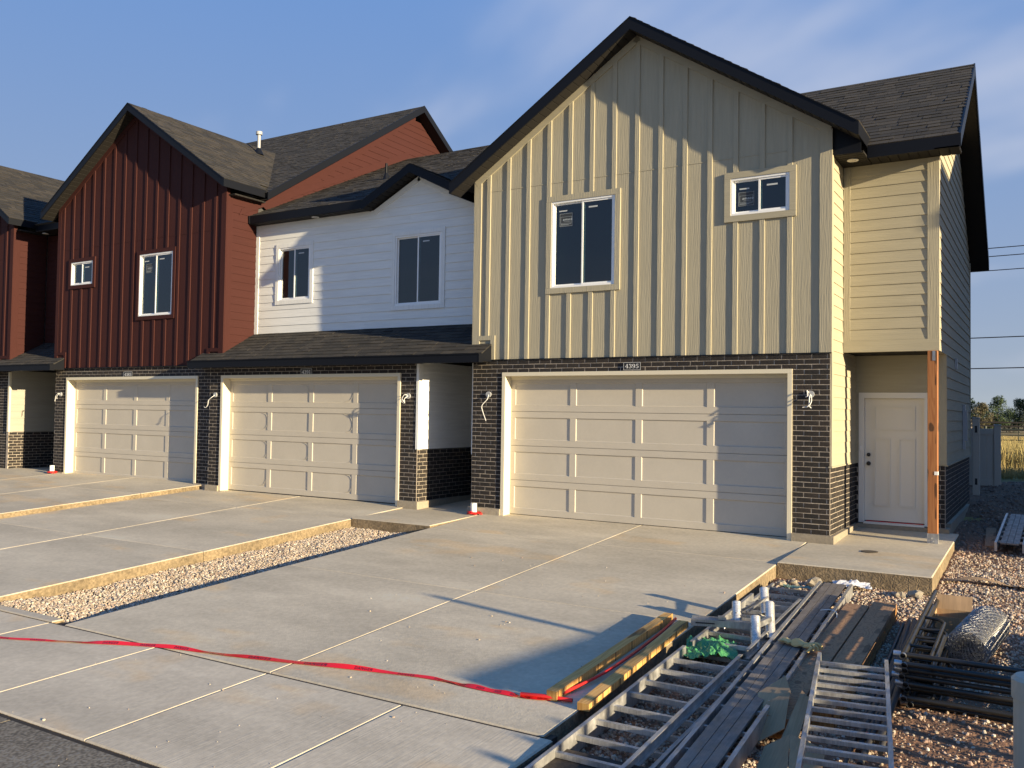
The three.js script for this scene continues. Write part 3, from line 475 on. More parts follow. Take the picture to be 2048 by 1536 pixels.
{
  const t = thing('townhouse', 'white lap sided townhouse with number 4391 between the red and beige ones', 'house', [-4.3, 0, -3]);
  const F = onF(0.10), S = onS(-1.836), W = onF(-0.85), zw = -0.85;
  part(t, 'inner_wall', merge([box(-7.1, -1.95, -0.3, 2.95, -8, -0.2), box(-7.15, -0.8, 3.0, 5.8, -8, -1.12), box(-2.1, -0.75, -0.3, 3.0, -8, -2.05)]), m.inner);
  brickwork(t, [{ f: F, u0: -7.505, u1: -1.836, v0: 0.13, v1: 2.71, holes: [[-7.14, -2.236, 2.497]], off: 0.02 }, { f: S, u0: -1.9, u1: 0.099, v0: 0.13, v1: 1.07, off: 0.03 }], ([f, xa, , v]) => -f.p(xa, v, 0).distanceTo(camera.position));
  garage(t, -7.071, -2.305, 0.022, 2.431, 0.104, -0.085, true);
  plaque(t, -4.786, -4.48, 2.471, 2.609, 0.106, '4391');
  parts(t, 'footing', [box(-7.53, -7.138, -0.25, 0.128, -0.15, 0.155), box(-2.238, -1.776, -0.25, 0.128, -0.15, 0.155), box(-1.92, -1.776, -0.25, 0.129, -1.95, -0.1501), box(-1.7759, -0.70, -0.25, 0.107, -2.1, -1.88)], m.footing);
  lap(t, S, 1.085, 2.70, 0.18, m.whiteH, () => [[-1.9, -0.02]]);
  part(t, 'corner_board', box(-1.866, -1.811, 1.085, 2.66, -0.02, 0.118), m.whiteV);
  part(t, 'corner_board', box(-0.735, -0.70, 1.03, 2.66, -0.12, -0.04), m.whiteV);
  lap(t, onF(-1.92), 1.07, 2.70, 0.18, m.whiteH, () => [[-1.82, -0.7]]);
  brickwork(t, [{ f: onF(-1.92), u0: -1.82, u1: -0.70, v0: 0.11, v1: 1.07 }], () => 0);
  lampBox(t, -2.053, 2.066, 0.104, [[[0, 0, 0.02], [-0.03, -0.05, 0.08], [-0.07, -0.10, 0.06], [-0.02, -0.13, 0.09], [-0.08, -0.06, 0.1], [-0.11, -0.12, 0.09]], [[0, 0.01, 0.02], [-0.04, 0.02, 0.08], [-0.10, -0.08, 0.08], [-0.05, -0.14, 0.06], [-0.02, -0.05, 0.1]]]);
  lampBox(t, -7.311, 2.076, 0.104, [[[0, 0, 0.02], [-0.04, -0.06, 0.08], [-0.12, -0.12, 0.09], [-0.13, -0.22, 0.1], [-0.20, -0.28, 0.10], [-0.26, -0.26, 0.09]]]);
  // upper wall with its small gable
  const gx = -2.62, gTop = 6.675, gs = 0.50, A = [-6.47, -5.53, 4.18, 5.345], B = [-3.19, -2.04, 3.90, 5.31], tw = 0.09;
  const cut = (v, runs) => { for (const [a, b, c, d] of [A, B]) if (v > c - tw && v < d + tw) runs = runs.flatMap(([p, q]) => (q <= a - tw || p >= b + tw) ? [[p, q]] : [[p, a - tw], [b + tw, q]].filter(([x, y]) => y - x > 0.02)); return runs; };
  lap(t, W, 3.455, 5.905, 0.176, m.whiteH, (v) => cut(v, [[-7.1, -0.71]])); lap(t, W, 5.905, 6.47, 0.176, m.whiteH, (v) => { const h = (6.485 - v) / gs; return [[gx - h, Math.min(-0.71, gx + h)]]; });
  part(t, 'corner_board', box(-7.205, -7.1, 3.46, 5.905, zw, zw + 0.028), m.whiteV);
  part(t, 'rake_board', strip(V(gx - 1.16, 5.90, 0), V(gx, 6.48, 0), 0.10, zw, zw + 0.03), m.whiteH);
  part(t, 'rake_board', strip(V(gx, 6.48, 0), V(gx + 1.6, 6.48 - 1.6 * gs, 0), 0.10, zw, zw + 0.03), m.whiteH);
  slider(t, ...A, zw, m.whiteV, tw, {}); slider(t, ...B, zw, m.whiteV, tw, {});
  // main roof and the small gable roof
  const zE = -0.60, yE = 6.09, s = 0.485, rz = -6.25, ry = yE + (zE - rz) * s, l = Math.hypot(zE - rz, ry - yE);
  roofFace(t, 'roof', V(-3.88, yE, zE), V(-1, 0, 0), V(0, (ry - yE) / l, (rz - zE) / l), 3.32, l, 120);
  const z2 = -1.05, y2 = yE + (zE - z2) * s; roofFace(t, 'roof', V(-0.2, y2, z2), V(-1, 0, 0), V(0, (ry - yE) / l, (rz - zE) / l), 3.68, Math.hypot(z2 - rz, ry - y2), 80);
  roofFace(t, 'roof', V(-0.2, yE - 0.4, rz - (ry - yE + 0.4) / s), V(-1, 0, 0), V(0, (ry - yE) / l, (zE - rz) / l), 7.0, l * 1.07, 0, () => false);
  part(t, 'fascia', box(-7.19, -3.86, yE - 0.175, yE - 0.010, zE, zE + 0.022), m.fascia);
  part(t, 'gutter_tip', hexa([V(-7.195, yE - 0.17, zE - 0.3), V(-7.15, yE - 0.17, zE - 0.3), V(-7.195, yE + 0.08, zE - 0.3), V(-7.15, yE + 0.08, zE - 0.3), V(-7.195, yE - 0.17, zE + 0.04), V(-7.15, yE - 0.17, zE + 0.04), V(-7.195, yE + 0.0, zE + 0.04), V(-7.15, yE + 0.0, zE + 0.04)]), m.fascia);
  levelSoffit(t, -7.2, -3.86, 5.91, zw, zE, 'z', 0.14); 
  canLight(t, -5.3, 5.91, -0.72);
  const gxx = -2.66;
  for (const [d, run] of [[-1, 1.22], [1, 1.75]]) {
    const len = Math.hypot(run, run * gs), xe = gxx + d * run, ye = gTop - run * gs;
    roofFace(t, 'gable_roof', V(xe, ye, zE + 0.02), V(0, 0, -1), V(-d * run / len, run * gs / len, 0), 1.6, len, d < 0 ? 0 : 40, () => true, 0.04);
    part(t, 'fascia', hexa([V(xe, ye - 0.18, zE + 0.02), V(gxx, gTop - 0.18, zE + 0.02), V(xe, ye - 0.01, zE + 0.02), V(gxx, gTop - 0.01, zE + 0.02), V(xe, ye - 0.18, zE + 0.045), V(gxx, gTop - 0.18, zE + 0.045), V(xe, ye - 0.01, zE + 0.045), V(gxx, gTop - 0.01, zE + 0.045)]), m.fascia);
    const sf = part(t, 'soffit', hexa([V(xe, ye - 0.162, zw), V(gxx, gTop - 0.162, zw), V(xe, ye - 0.145, zw), V(gxx, gTop - 0.145, zw), V(xe, ye - 0.162, zE + 0.02), V(gxx, gTop - 0.162, zE + 0.02), V(xe, ye - 0.145, zE + 0.02), V(gxx, gTop - 0.145, zE + 0.02)]), m.soffit), n = Math.round(len / 0.13);
    for (let k = 0; k < n; k++) { const q = (e) => [xe + (gxx - xe) * e, ye + run * gs * e - 0.175], [a0, b0] = q((k + 0.06) / n), [a1, b1] = q((k + 0.94) / n); part(sf, 'soffit_strip', hexa([V(a0, b0, zw), V(a1, b1, zw), V(a0, b0 + 0.012, zw), V(a1, b1 + 0.012, zw), V(a0, b0, zE + 0.018), V(a1, b1, zE + 0.018), V(a0, b0 + 0.012, zE + 0.018), V(a1, b1 + 0.012, zE + 0.018)]), m.soffit); }
  }
  lowRoof(t, -7.86, -0.31, zw, 3.47, 0.32, 2.815, 300);
  vent(t, -5.31, 7.32, -3.05, 0.33, 0.03, m.fascia);
  vent(t, -1.35, 8.4, -5.2, 0.62, 0.04, m.vinyl);
}

// ================================================================ red townhouse (4383) and the next red one
function redHouse(t, xl, xr, main, W5, W6) {
  const ax = (xl + xr) / 2 - 0.07, aTop = 8.93, sl = 0.655, zF = 0.29, fh = 0.18, wallTop = (x) => aTop - Math.abs(x - ax) * sl - fh + 0.012, TW = 0.09, z = 0.03;
  part(t, 'inner_wall', merge([extrudeZ([[xl + 0.06, -0.4], [xr - 0.06, -0.4], [xr - 0.06, wallTop(xr) - 0.1], [ax, wallTop(ax) - 0.1], [xl + 0.06, wallTop(xl) - 0.1]], [], -7, -0.44)]), m.inner);
  const cas = ([a, b, c, d]) => [a - TW, b + TW, c - TW, d + TW], hs = [W5, W6].filter(Boolean), xs = []; for (let i = 0; i < 15; i++) xs.push(xr - 0.30 - i * 0.4035); xs.push(xl + 0.19); xs.sort((a, b) => a - b);
  battens(t, [[xl, 2.735], [xr, 2.735], [xr, wallTop(xr)], [ax, wallTop(ax)], [xl, wallTop(xl)]], [...hs.map(cas), [xr - 0.42, xr, 0, 3.10], [xl, xl + 0.45, 0, 3.06]], z, xs.filter((x) => x < xr - 0.16), wallTop, () => 2.735, m.redV, hs, 5.7);
  part(t, 'corner_board', box(xl - 0.02, xl + 0.10, 3.0, wallTop(xl + 0.1) - 0.08, z, z + 0.024), m.redV);
  part(t, 'corner_board', box(xr - 0.13, xr + 0.022, 2.98, wallTop(xr) - 0.05, z, z + 0.024), m.redV);
  part(t, 'corner_board', box(xr, xr + 0.024, 2.90, 6.43, z - 0.16, z - 0.0005), m.redV);
  parts(t, 'notch_trim', [box(xr - 0.42, xr - 0.13, 3.02, 3.10, z, z + 0.024), box(xr - 0.50, xr - 0.42, 2.82, 3.10, z, z + 0.023), box(xl + 0.10, xl + 0.45, 3.06, 3.13, z, z + 0.024), box(xl + 0.37, xl + 0.45, 2.735, 3.06, z, z + 0.023)], m.redV);
  part(t, 'rake_board', strip(V(xl - 0.02, wallTop(xl - 0.02), 0), V(ax, wallTop(ax), 0), 0.12, z, z + 0.026), m.redH);
  part(t, 'rake_board', strip(V(ax, wallTop(ax), 0), V(xr + 0.02, wallTop(xr + 0.02), 0), 0.12, z, z + 0.026), m.redH);
  part(t, 'flashing', box(xl, xr, 2.718, 2.736, -0.2, z + 0.02), m.fascia);
  if (W5) slider(t, ...W5, z, m.redV, TW, {}); if (W6) slider(t, ...W6, z, m.redV, TW, { sticker: [(W6[0] + W6[1]) / 2 - 0.30, W6[3] - 0.33, 0.24, 0.22] });
  lap(t, onS(xr), 2.90, 6.43, 0.170, m.redH, () => [[-0.86, z - 0.1605]]);
  frontGable(t, ax, aTop, xl - 0.37, xr + 0.20, sl, zF, -7.2, fh, 160, xl, xr, -0.90, true);
  levelSoffit(t, xr, xr + 0.20, 6.435, -0.9, z - 0.05, 'x', 0.12);
  // main body behind: end wall, roof with its ridge along the street
  if (main) {
    const xk = xr + 0.31, zE = -0.86, yE = 6.66, s = 0.652, rz = -6.55, ry = yE + (zE - rz) * s, l = Math.hypot(zE - rz, ry - yE), wide = main;
    roofFace(t, 'roof', V(xk, yE, zE), V(-1, 0, 0), V(0, (ry - yE) / l, (rz - zE) / l), wide, l, 60);
    roofFace(t, 'roof', V(xk, yE, rz - (zE - rz)), V(-1, 0, 0), V(0, (ry - yE) / l, (zE - rz) / l), wide, l, 0, () => false);
    part(t, 'inner_wall', merge([hexa([V(xl - 4, 0, -12), V(xr - 0.06, 0, -12), V(xl - 4, 6.4, -12), V(xr - 0.06, 6.4, -12), V(xl - 4, 0, -7), V(xr - 0.06, 0, -7), V(xl - 4, 6.4, -7), V(xr - 0.06, 6.4, -7)])]), m.inner);
    for (const g of [1, -1]) { const ze = g > 0 ? zE + 0.02 : rz - (zE - rz); part(t, 'fascia', hexa([V(xk, yE - 0.18, ze), V(xk + 0.025, yE - 0.18, ze), V(xk, yE + 0.006, ze), V(xk + 0.025, yE + 0.006, ze), V(xk, ry - 0.18, rz), V(xk + 0.025, ry - 0.18, rz), V(xk, ry + 0.012, rz), V(xk + 0.025, ry + 0.012, rz)]), m.fascia); part(t, 'soffit', hexa([V(xr, yE - 0.175, ze), V(xk, yE - 0.175, ze), V(xr, yE - 0.155, ze), V(xk, yE - 0.155, ze), V(xr, ry - 0.175, rz), V(xk, ry - 0.175, rz), V(xr, ry - 0.155, rz), V(xk, ry - 0.155, rz)]), m.soffit); }
    lap(t, onS(xr), 6.43, 10.0, 0.170, m.redH, (v) => { const h = (v - (yE - 0.2)) / s, a = zE - h, b = 2 * rz - a; return a - 0.1 > b ? [[Math.max(b, rz - 3), a]] : []; });
    part(t, 'corner_board', hexa([V(xr, yE - 0.36, zE - 0.3), V(xr + 0.026, yE - 0.36, zE - 0.3), V(xr, yE - 0.2, zE), V(xr + 0.026, yE - 0.2, zE), V(xr, ry - 0.36, rz), V(xr + 0.026, ry - 0.36, rz), V(xr, ry - 0.2, rz), V(xr + 0.026, ry - 0.2, rz)]), m.redH);
    // flashing board where the white roof meets the end wall
    part(t, 'flashing_board', hexa([V(xr, 6.06, -0.30), V(xr + 0.028, 6.06, -0.30), V(xr, 6.22, -0.38), V(xr + 0.028, 6.22, -0.38), V(xr, 8.83, -6.25), V(xr + 0.028, 8.83, -6.25), V(xr, 9.06, -6.30), V(xr + 0.028, 9.06, -6.30)]), m.redH);
  }
  return { ax, aTop, sl };
}
{
  const t = thing('townhouse', 'dark red board and batten townhouse with number 4383 and a tall side gable', 'house', [-10.3, 0, -3]);
  const xl = -13.40, xr = -7.21;
  redHouse(t, xl, xr, 11, [-12.82, -11.925, 4.795, 5.37], [-10.12, -8.925, 3.905, 5.355]);
  const F = onF(0.0);
  brickwork(t, [{ f: F, u0: xl, u1: -7.45, v0: 0.13, v1: 2.717, holes: [[-12.93, -8.00, 2.50]], off: 0.02 }], ([f, xa, , v]) => -f.p(xa, v, 0).distanceTo(camera.position));
  garage(t, -12.86, -8.07, 0.04, 2.435, 0.004, -0.19);
  plaque(t, -10.64, -10.31, 2.48, 2.62, 0.006, '4383');
  parts(t, 'footing', [box(xl - 0.03, -12.93, -0.2, 0.129, -0.3, 0.055), box(-8.00, -7.54, -0.2, 0.129, -0.3, 0.055)], m.footing);
  lampBox(t, -13.15, 2.08, 0.004, [[[0, 0, 0.02], [0.03, 0.02, 0.1], [-0.05, -0.03, 0.1], [-0.08, -0.10, 0.1], [-0.10, -0.18, 0.1]], [[0, 0, 0.02], [0.05, 0.0, 0.1], [-0.02, -0.06, 0.1], [-0.03, -0.12, 0.09]]]);
  const v = vent(t, -9.80, 8.60, -3.2, 0.52, 0.045, m.boxGrey); part(v, 'vent_cap', cyl(V(-9.8, 9.06, -3.2), V(-9.8, 9.14, -3.2), 0.085, 0.085, 12), m.boxGrey);
}
{
  const t = thing('townhouse', 'red townhouse end beyond the number 4383 house, with a shaded porch and grey siding', 'house', [-17, 0, -3]);
  const xl = -21.65, xr = -15.46, S = onS(-15.44);
  redHouse(t, xl, xr, 0, null, null);
  part(t, 'inner_wall', merge([box(xr - 0.1, -13.3, 2.9, 6.4, -7, -1.0), box(xr - 0.1, -13.3, -0.3, 2.9, -7, -2.05)]), m.inner);
  lap(t, onF(-0.90), 3.35, 6.43, 0.17, m.redH, () => [[xr + 0.02, -13.42]]);
  part(t, 'roof_edge', box(-15.24, -13.45, 6.49, 6.65, -0.80, -0.42), m.fascia);
  roofFace(t, 'roof', V(-13.45, 6.66, -0.40), V(-1, 0, 0), V(0, 0.546, -0.838), 2.1, 3.0, 0);
  levelSoffit(t, -15.24, -13.45, 6.46, -0.92, -0.42, 'z', 0.14); canLight(t, -15.0, 6.43, -0.55);
  lowRoof(t, -21.9, -13.0, -0.9, 3.50, 0.32, 2.83, 0);
  lap(t, S, 1.08, 2.70, 0.18, m.greyH, () => [[-1.95, 0.0]]);
  brickwork(t, [{ f: S, u0: -1.95, u1: 0.02, v0: 0.10, v1: 1.07 }, { f: onF(0.0), u0: -16.2, u1: -15.44, v0: 0.1, v1: 2.72 }], () => 0);
  part(t, 'footing', box(-15.5, -15.36, -0.3, 0.099, -1.95, 0.08), m.footing);
  lap(t, onF(-1.95), 0.1, 2.70, 0.18, m.greyH, () => [[-15.44, -13.35]]);
  part(t, 'corner_board', box(-15.47, -15.405, 1.08, 2.66, 0.0, 0.055), m.cream);
}
// ================================================================ ground, slabs, gravel
{
  const zs = [60, 14, 9.4, 1.6, -9, -13, -40, -600], yf = (z) => z > 9.4 ? gy(9.4) - 0.10 - (z - 9.4) * 0.004 : z > -9 ? gy(z) - 0.05 : gy(-9) - 0.05 + (z < -13 ? 0.04 : 0), P = [];
  for (let i = 0; i < zs.length - 1; i++) { const a = zs[i], b = zs[i + 1]; P.push([V(-300, yf(a), a), V(300, yf(a), a), V(300, yf(b), b), V(-300, yf(b), b)]); }
  struct('ground', faces(P, V(0, -100, 0), [0, 0]), M([0.30, 0.235, 0.13], { map: T.field, roughness: 1 }));
  // rough dirt of the side yard, gently uneven
  const nx = 56, nz = 120, x0 = 5.0, x1 = 16, z0 = 11.5, z1 = -12, pos = [], uv = [], idx = [];
  for (let j = 0; j <= nz; j++) for (let i = 0; i <= nx; i++) {
    const x = x0 + (x1 - x0) * (i / nx), z = z0 + (z1 - z0) * (j / nz); let y = gy(Math.max(z, -9)) + (fbm(x / 20, (z + 20) / 40, 40, 80, 3, 201) - 0.5) * 0.05;
    if (z < -2.2) y += (fbm(x / 20, (z + 20) / 40, 24, 48, 3, 202) - 0.5) * 0.14;
    if (z < -10.5) y -= (-10.5 - z) * 0.08;
    pos.push(x, y, z); uv.push(x, z);
  }
  for (let j = 0; j < nz; j++) for (let i = 0; i < nx; i++) { const a = j * (nx + 1) + i, b = a + 1, c = a + nx + 1, d = c + 1; idx.push(a, b, c, b, d, c); }
  const g = new THREE.BufferGeometry(); g.setAttribute('position', new THREE.Float32BufferAttribute(pos, 3)); g.setAttribute('uv', new THREE.Float32BufferAttribute(uv, 2)); g.setIndex(idx); g.computeVertexNormals();
  struct('dirt_yard', g, M([0.29, 0.175, 0.12], { map: T.dirt, bumpMap: T.dirtB, bumpScale: 0.03, roughness: 1 }));
}
// concrete panel with tooled edges, follows y = f(z)
function panel(par, name, x0, x1, z0, z1, f, th, mat, b = 0.011) {
  const g = 0.004, X = [x0 + g, x1 - g], Z = [z0 + g, z1 - g], p = (i, j, k) => k === 2 ? V(X[i] + (i ? -b : b), f(Z[j]), Z[j] + (j ? -b : b)) : V(X[i], f(Z[j]) - (k === 1 ? b : th), Z[j]), L = [[p(0, 0, 2), p(1, 0, 2), p(1, 1, 2), p(0, 1, 2)]];
  const ring = [[0, 0], [1, 0], [1, 1], [0, 1]], E = [];
  for (let k = 0; k < 4; k++) { const [a, c] = ring[k], [d, e] = ring[(k + 1) % 4]; L.push([p(a, c, 2), p(d, e, 2), p(d, e, 1), p(a, c, 1)]); E.push([p(a, c, 1), p(d, e, 1), p(d, e, 0), p(a, c, 0)]); }
  const ctr = V((x0 + x1) / 2, f((z0 + z1) / 2) - th / 2, (z0 + z1) / 2), o = sh(new THREE.Mesh(faces(L, ctr, ruv()), mat)); o.name = name; par.add(o);
  const e = sh(new THREE.Mesh(faces(E, ctr, ruv()), m.slabEdge)); e.name = 'formed_edge'; o.add(e); return o;
}
function paving(name, xs, zs, f, th, mat, skip = () => false) {
  const z0 = zs[0], z1 = zs[zs.length - 1], g = hexa([V(xs[0] + 0.02, f(z0) - th - 0.03, z0 + 0.02), V(xs[xs.length - 1] - 0.02, f(z0) - th - 0.03, z0 + 0.02), V(xs[0] + 0.02, f(z0) - 0.03, z0 + 0.02), V(xs[xs.length - 1] - 0.02, f(z0) - 0.03, z0 + 0.02), V(xs[0] + 0.02, f(z1) - th - 0.03, z1 - 0.02), V(xs[xs.length - 1] - 0.02, f(z1) - th - 0.03, z1 - 0.02), V(xs[0] + 0.02, f(z1) - 0.03, z1 - 0.02), V(xs[xs.length - 1] - 0.02, f(z1) - 0.03, z1 - 0.02)]);
  const s = struct(name, g, m.joint);
  for (let i = 0; i < xs.length - 1; i++) for (let j = 0; j < zs.length - 1; j++) if (!skip(i, j)) panel(s, 'concrete_panel', xs[i], xs[i + 1], zs[j], zs[j + 1], f, th, mat);
  return s;
}
paving('driveway', [-0.43, 2.50, 5.13], [-0.24, 1.56, 4.64, 7.738], dy, 0.20, m.conc);
paving('driveway', [-7.75, -4.92, -2.10], [-0.16, 1.56, 4.64, 7.60], (z) => 0.018 - 0.055 * z, 0.20, m.conc);
paving('driveway', [-16.6, -13.0, -10.4, -7.755], [-0.25, 1.56, 4.64, 7.60], (z) => 0.11 - 0.055 * z, 0.3, m.conc);
paving('porch_slab', [-2.095, -0.435], [-1.95, 1.56], (z) => -0.005 - 0.03 * z, 0.25, m.conc);
paving('porch_slab', [5.135, 6.93], [-1.9, 1.70], (z) => -0.005 - 0.031 * z, 0.22, m.conc);
paving('porch_slab', [-15.44, -13.38], [-1.95, -0.26], () => 0.10, 0.3, m.conc);
const wy = (z) => -0.428 - (z - 7.755) * 0.03;
paving('sidewalk', [-11.7, -9.0, -6.2, -3.5, -0.62, 1.05, 2.50, 3.93, 5.20], [7.612, 7.754], (z) => -0.42, 0.2, m.walk, (i) => i > 3);
paving('sidewalk', [-11.7, -9.0, -6.2, -3.5, -0.62, 1.05, 2.50, 3.93, 5.22, 6.9, 8.6, 10.3, 12], [7.763, 9.415], wy, 0.2, m.walk, (i) => i > 7);
paving('street', [-32, -25, -20, -15, -10.5, -7.4, -4.4, -1.3, 1.7, 4.7, 7.7, 10.7, 14, 20, 30], [9.45, 12.6, 16, 20, 26], (z) => -0.482 - (z - 9.4) * 0.012, 0.25, m.street);

struct('expansion_joint', box(-7.7, 5.12, -0.5, -0.437, 7.736, 7.7655), M([0.03, 0.025, 0.02]));
struct('expansion_joint', box(-30, 5.2, -0.6, -0.492, 9.413, 9.4525), M([0.03, 0.025, 0.02], { map: T.dirt }));
// gravel: stones scattered in depth
function gravel(name, label, n, place, s0, s1, cols) {
  const g = clean(new THREE.IcosahedronGeometry(1, 0)), p = g.attributes.position; for (let i = 0; i < p.count; i++) { const k = 0.8 + 0.4 * hash(Math.round(p.getX(i) * 50), Math.round(p.getY(i) * 50), Math.round(p.getZ(i) * 50)); p.setXYZ(i, p.getX(i) * k, p.getY(i) * k * 0.75, p.getZ(i) * k); } g.computeVertexNormals();
  const o = new THREE.InstancedMesh(g, M([1, 1, 1], { roughness: 0.95 }), n), q = new THREE.Object3D(), c = new THREE.Color();
  for (let i = 0; i < n; i++) { const [x, y, z] = place(); const s = s0 + (s1 - s0) * Math.pow(rnd(), 2.2); q.position.set(x, y + s * 0.15, z); q.scale.set(s * rr(0.8, 1.3), s * rr(0.7, 1.1), s * rr(0.8, 1.3)); q.rotation.set(rr(0, 6), rr(0, 6), rr(0, 6)); q.updateMatrix(); o.setMatrixAt(i, q.matrix); const k = cols[Math.floor(rnd() * cols.length)], e = rr(0.75, 1.2); c.setRGB(k[0] * e, k[1] * e, k[2] * e); o.setColorAt(i, c); }
  o.name = name; o.userData = { kind: 'stuff', label, category: 'gravel' }; o.castShadow = o.receiveShadow = true; scene.add(o); return o;
}
const PEB = [[0.42, 0.345, 0.25], [0.48, 0.41, 0.32], [0.33, 0.26, 0.19], [0.38, 0.275, 0.205], [0.52, 0.46, 0.38], [0.28, 0.22, 0.17]];
const PEBR = [[0.40, 0.28, 0.20], [0.50, 0.38, 0.29], [0.30, 0.20, 0.15], [0.42, 0.27, 0.19], [0.52, 0.43, 0.34]];
const bedY = (z) => dy(z) - 0.135 + smooth(6.6, 7.5, z) * 0.085;
{
  const P = []; for (let k = 0; k < 8; k++) { const a = 1.53 + k * 0.76, b = 1.53 + (k + 1) * 0.76; P.push([V(-2.13, bedY(a) - 0.02, a), V(-0.40, bedY(a) - 0.02, a), V(-0.40, bedY(b) - 0.02, b), V(-2.13, bedY(b) - 0.02, b)]); }
  struct('gravel_bed', faces(P, V(0, -50, 0), [0, 0]), M([0.33, 0.27, 0.20], { map: T.dirt }));
}
gravel('gravel_strip', 'tan landscaping gravel filling the strip between two driveways', 26000, () => { const z = rr(1.57, 7.6), x = rr(-2.09, -0.44); return [x, bedY(z) + (fbm(x / 6, z / 9, 20, 30, 2, 301) - 0.5) * 0.03, z]; }, 0.008, 0.021, PEB);
gravel('gravel_yard', 'tan and pink gravel scattered over the side yard among the building materials', 52000, () => { for (;;) { const z = rr(-1.6, 9.3), x = rr(5.16, 10.5); if (x < 6.95 && z < 1.72) continue; if (z < 0.3 && rnd() > (z + 1.6) / 1.9) continue; if (z > 4.9 && x > 6.8 && rnd() < 0.72) continue; return [x, gy(z) + (fbm(x / 20, (z + 20) / 40, 40, 80, 3, 201) - 0.5) * 0.05, z]; } }, 0.007, 0.02, [...PEB, ...PEB, ...PEBR]);
gravel('dirt_crumbs', 'loose crumbs of soil behind the side wall of the beige house', 9000, () => { const z = rr(-11, -0.8), x = rr(6.85, 12); return [x, gy(Math.max(z, -9)) + (fbm(x / 20, (z + 20) / 40, 40, 80, 3, 201) - 0.5) * 0.05 + (z < -2.2 ? (fbm(x / 20, (z + 20) / 40, 24, 48, 3, 202) - 0.5) * 0.14 : 0), z]; }, 0.008, 0.04, [[0.22, 0.16, 0.12], [0.28, 0.20, 0.15], [0.17, 0.125, 0.10]]);
// crumbs of stone on the concrete
{ const rc = (x, y) => 1 - x - y; void rc; gravel('stone_crumbs', 'small stone crumbs lying about on the driveway concrete', 130, () => { const z = rr(2.5, 12), x = rr(1.0, 5.1); return [x, (z < 7.75 ? dy(z) : z < 9.42 ? wy(z) : -0.482 - (z - 9.4) * 0.012), z]; }, 0.004, 0.013, PEB); }

// ================================================================ building materials beside the driveway
const tint = (r) => r;
function rock(s) { const g = clean(new THREE.IcosahedronGeometry(s, 1)), p = g.attributes.position, k0 = rr(0, 99); for (let i = 0; i < p.count; i++) { const k = 0.65 + 0.7 * hash(Math.round(p.getX(i) / s * 40), Math.round(p.getY(i) / s * 40), Math.round(p.getZ(i) / s * 40 + k0)); p.setXYZ(i, p.getX(i) * k, p.getY(i) * k * 0.8, p.getZ(i) * k); } g.computeVertexNormals(); return g; }
[[5.28, 2.05, 0.055], [5.42, 1.95, 0.06], [5.66, 1.92, 0.085], [5.80, 1.95, 0.06], [5.95, 1.88, 0.07], [5.50, 2.2, 0.05], [6.62, 1.98, 0.06], [6.78, 1.92, 0.075]].forEach(([x, z, s]) => { const g = rock(s); g.translate(x, gy(z) + s * 0.35, z); solo('concrete_chunk', 'rough grey concrete chunk lying on gravel against the porch slab edge', 'rubble', g, m.footing, 'concrete chunks along the porch slab'); });

// two lengths of timber on the driveway edge
[['wooden 4x4 timber on the driveway, resting on red tape', 4.875, 7.16, 4.86, 4.72, 0.088, 0.075], ['flatter wooden timber lying next to the slab edge, parallel to the other', 5.17, 7.22, 5.06, 4.84, 0.095, 0.055]].forEach(([label, xa, za, xb, zb, w, h]) => {
  const a = V(xa, dy(za) + h / 2 + 0.004, za), b = V(xb, dy(zb) + h / 2 + 0.004, zb), t = thing('timber', label, 'timber', [xa, dy(za), za]);
  part(t, 'board', beam(a, b, w, h), m.lumber); const d = b.clone().sub(a).normalize(); part(t, 'cut_end', beam(a.clone().addScaledVector(d, -0.002), a, w * 0.985, h * 0.97), m.lumberEnd);
});

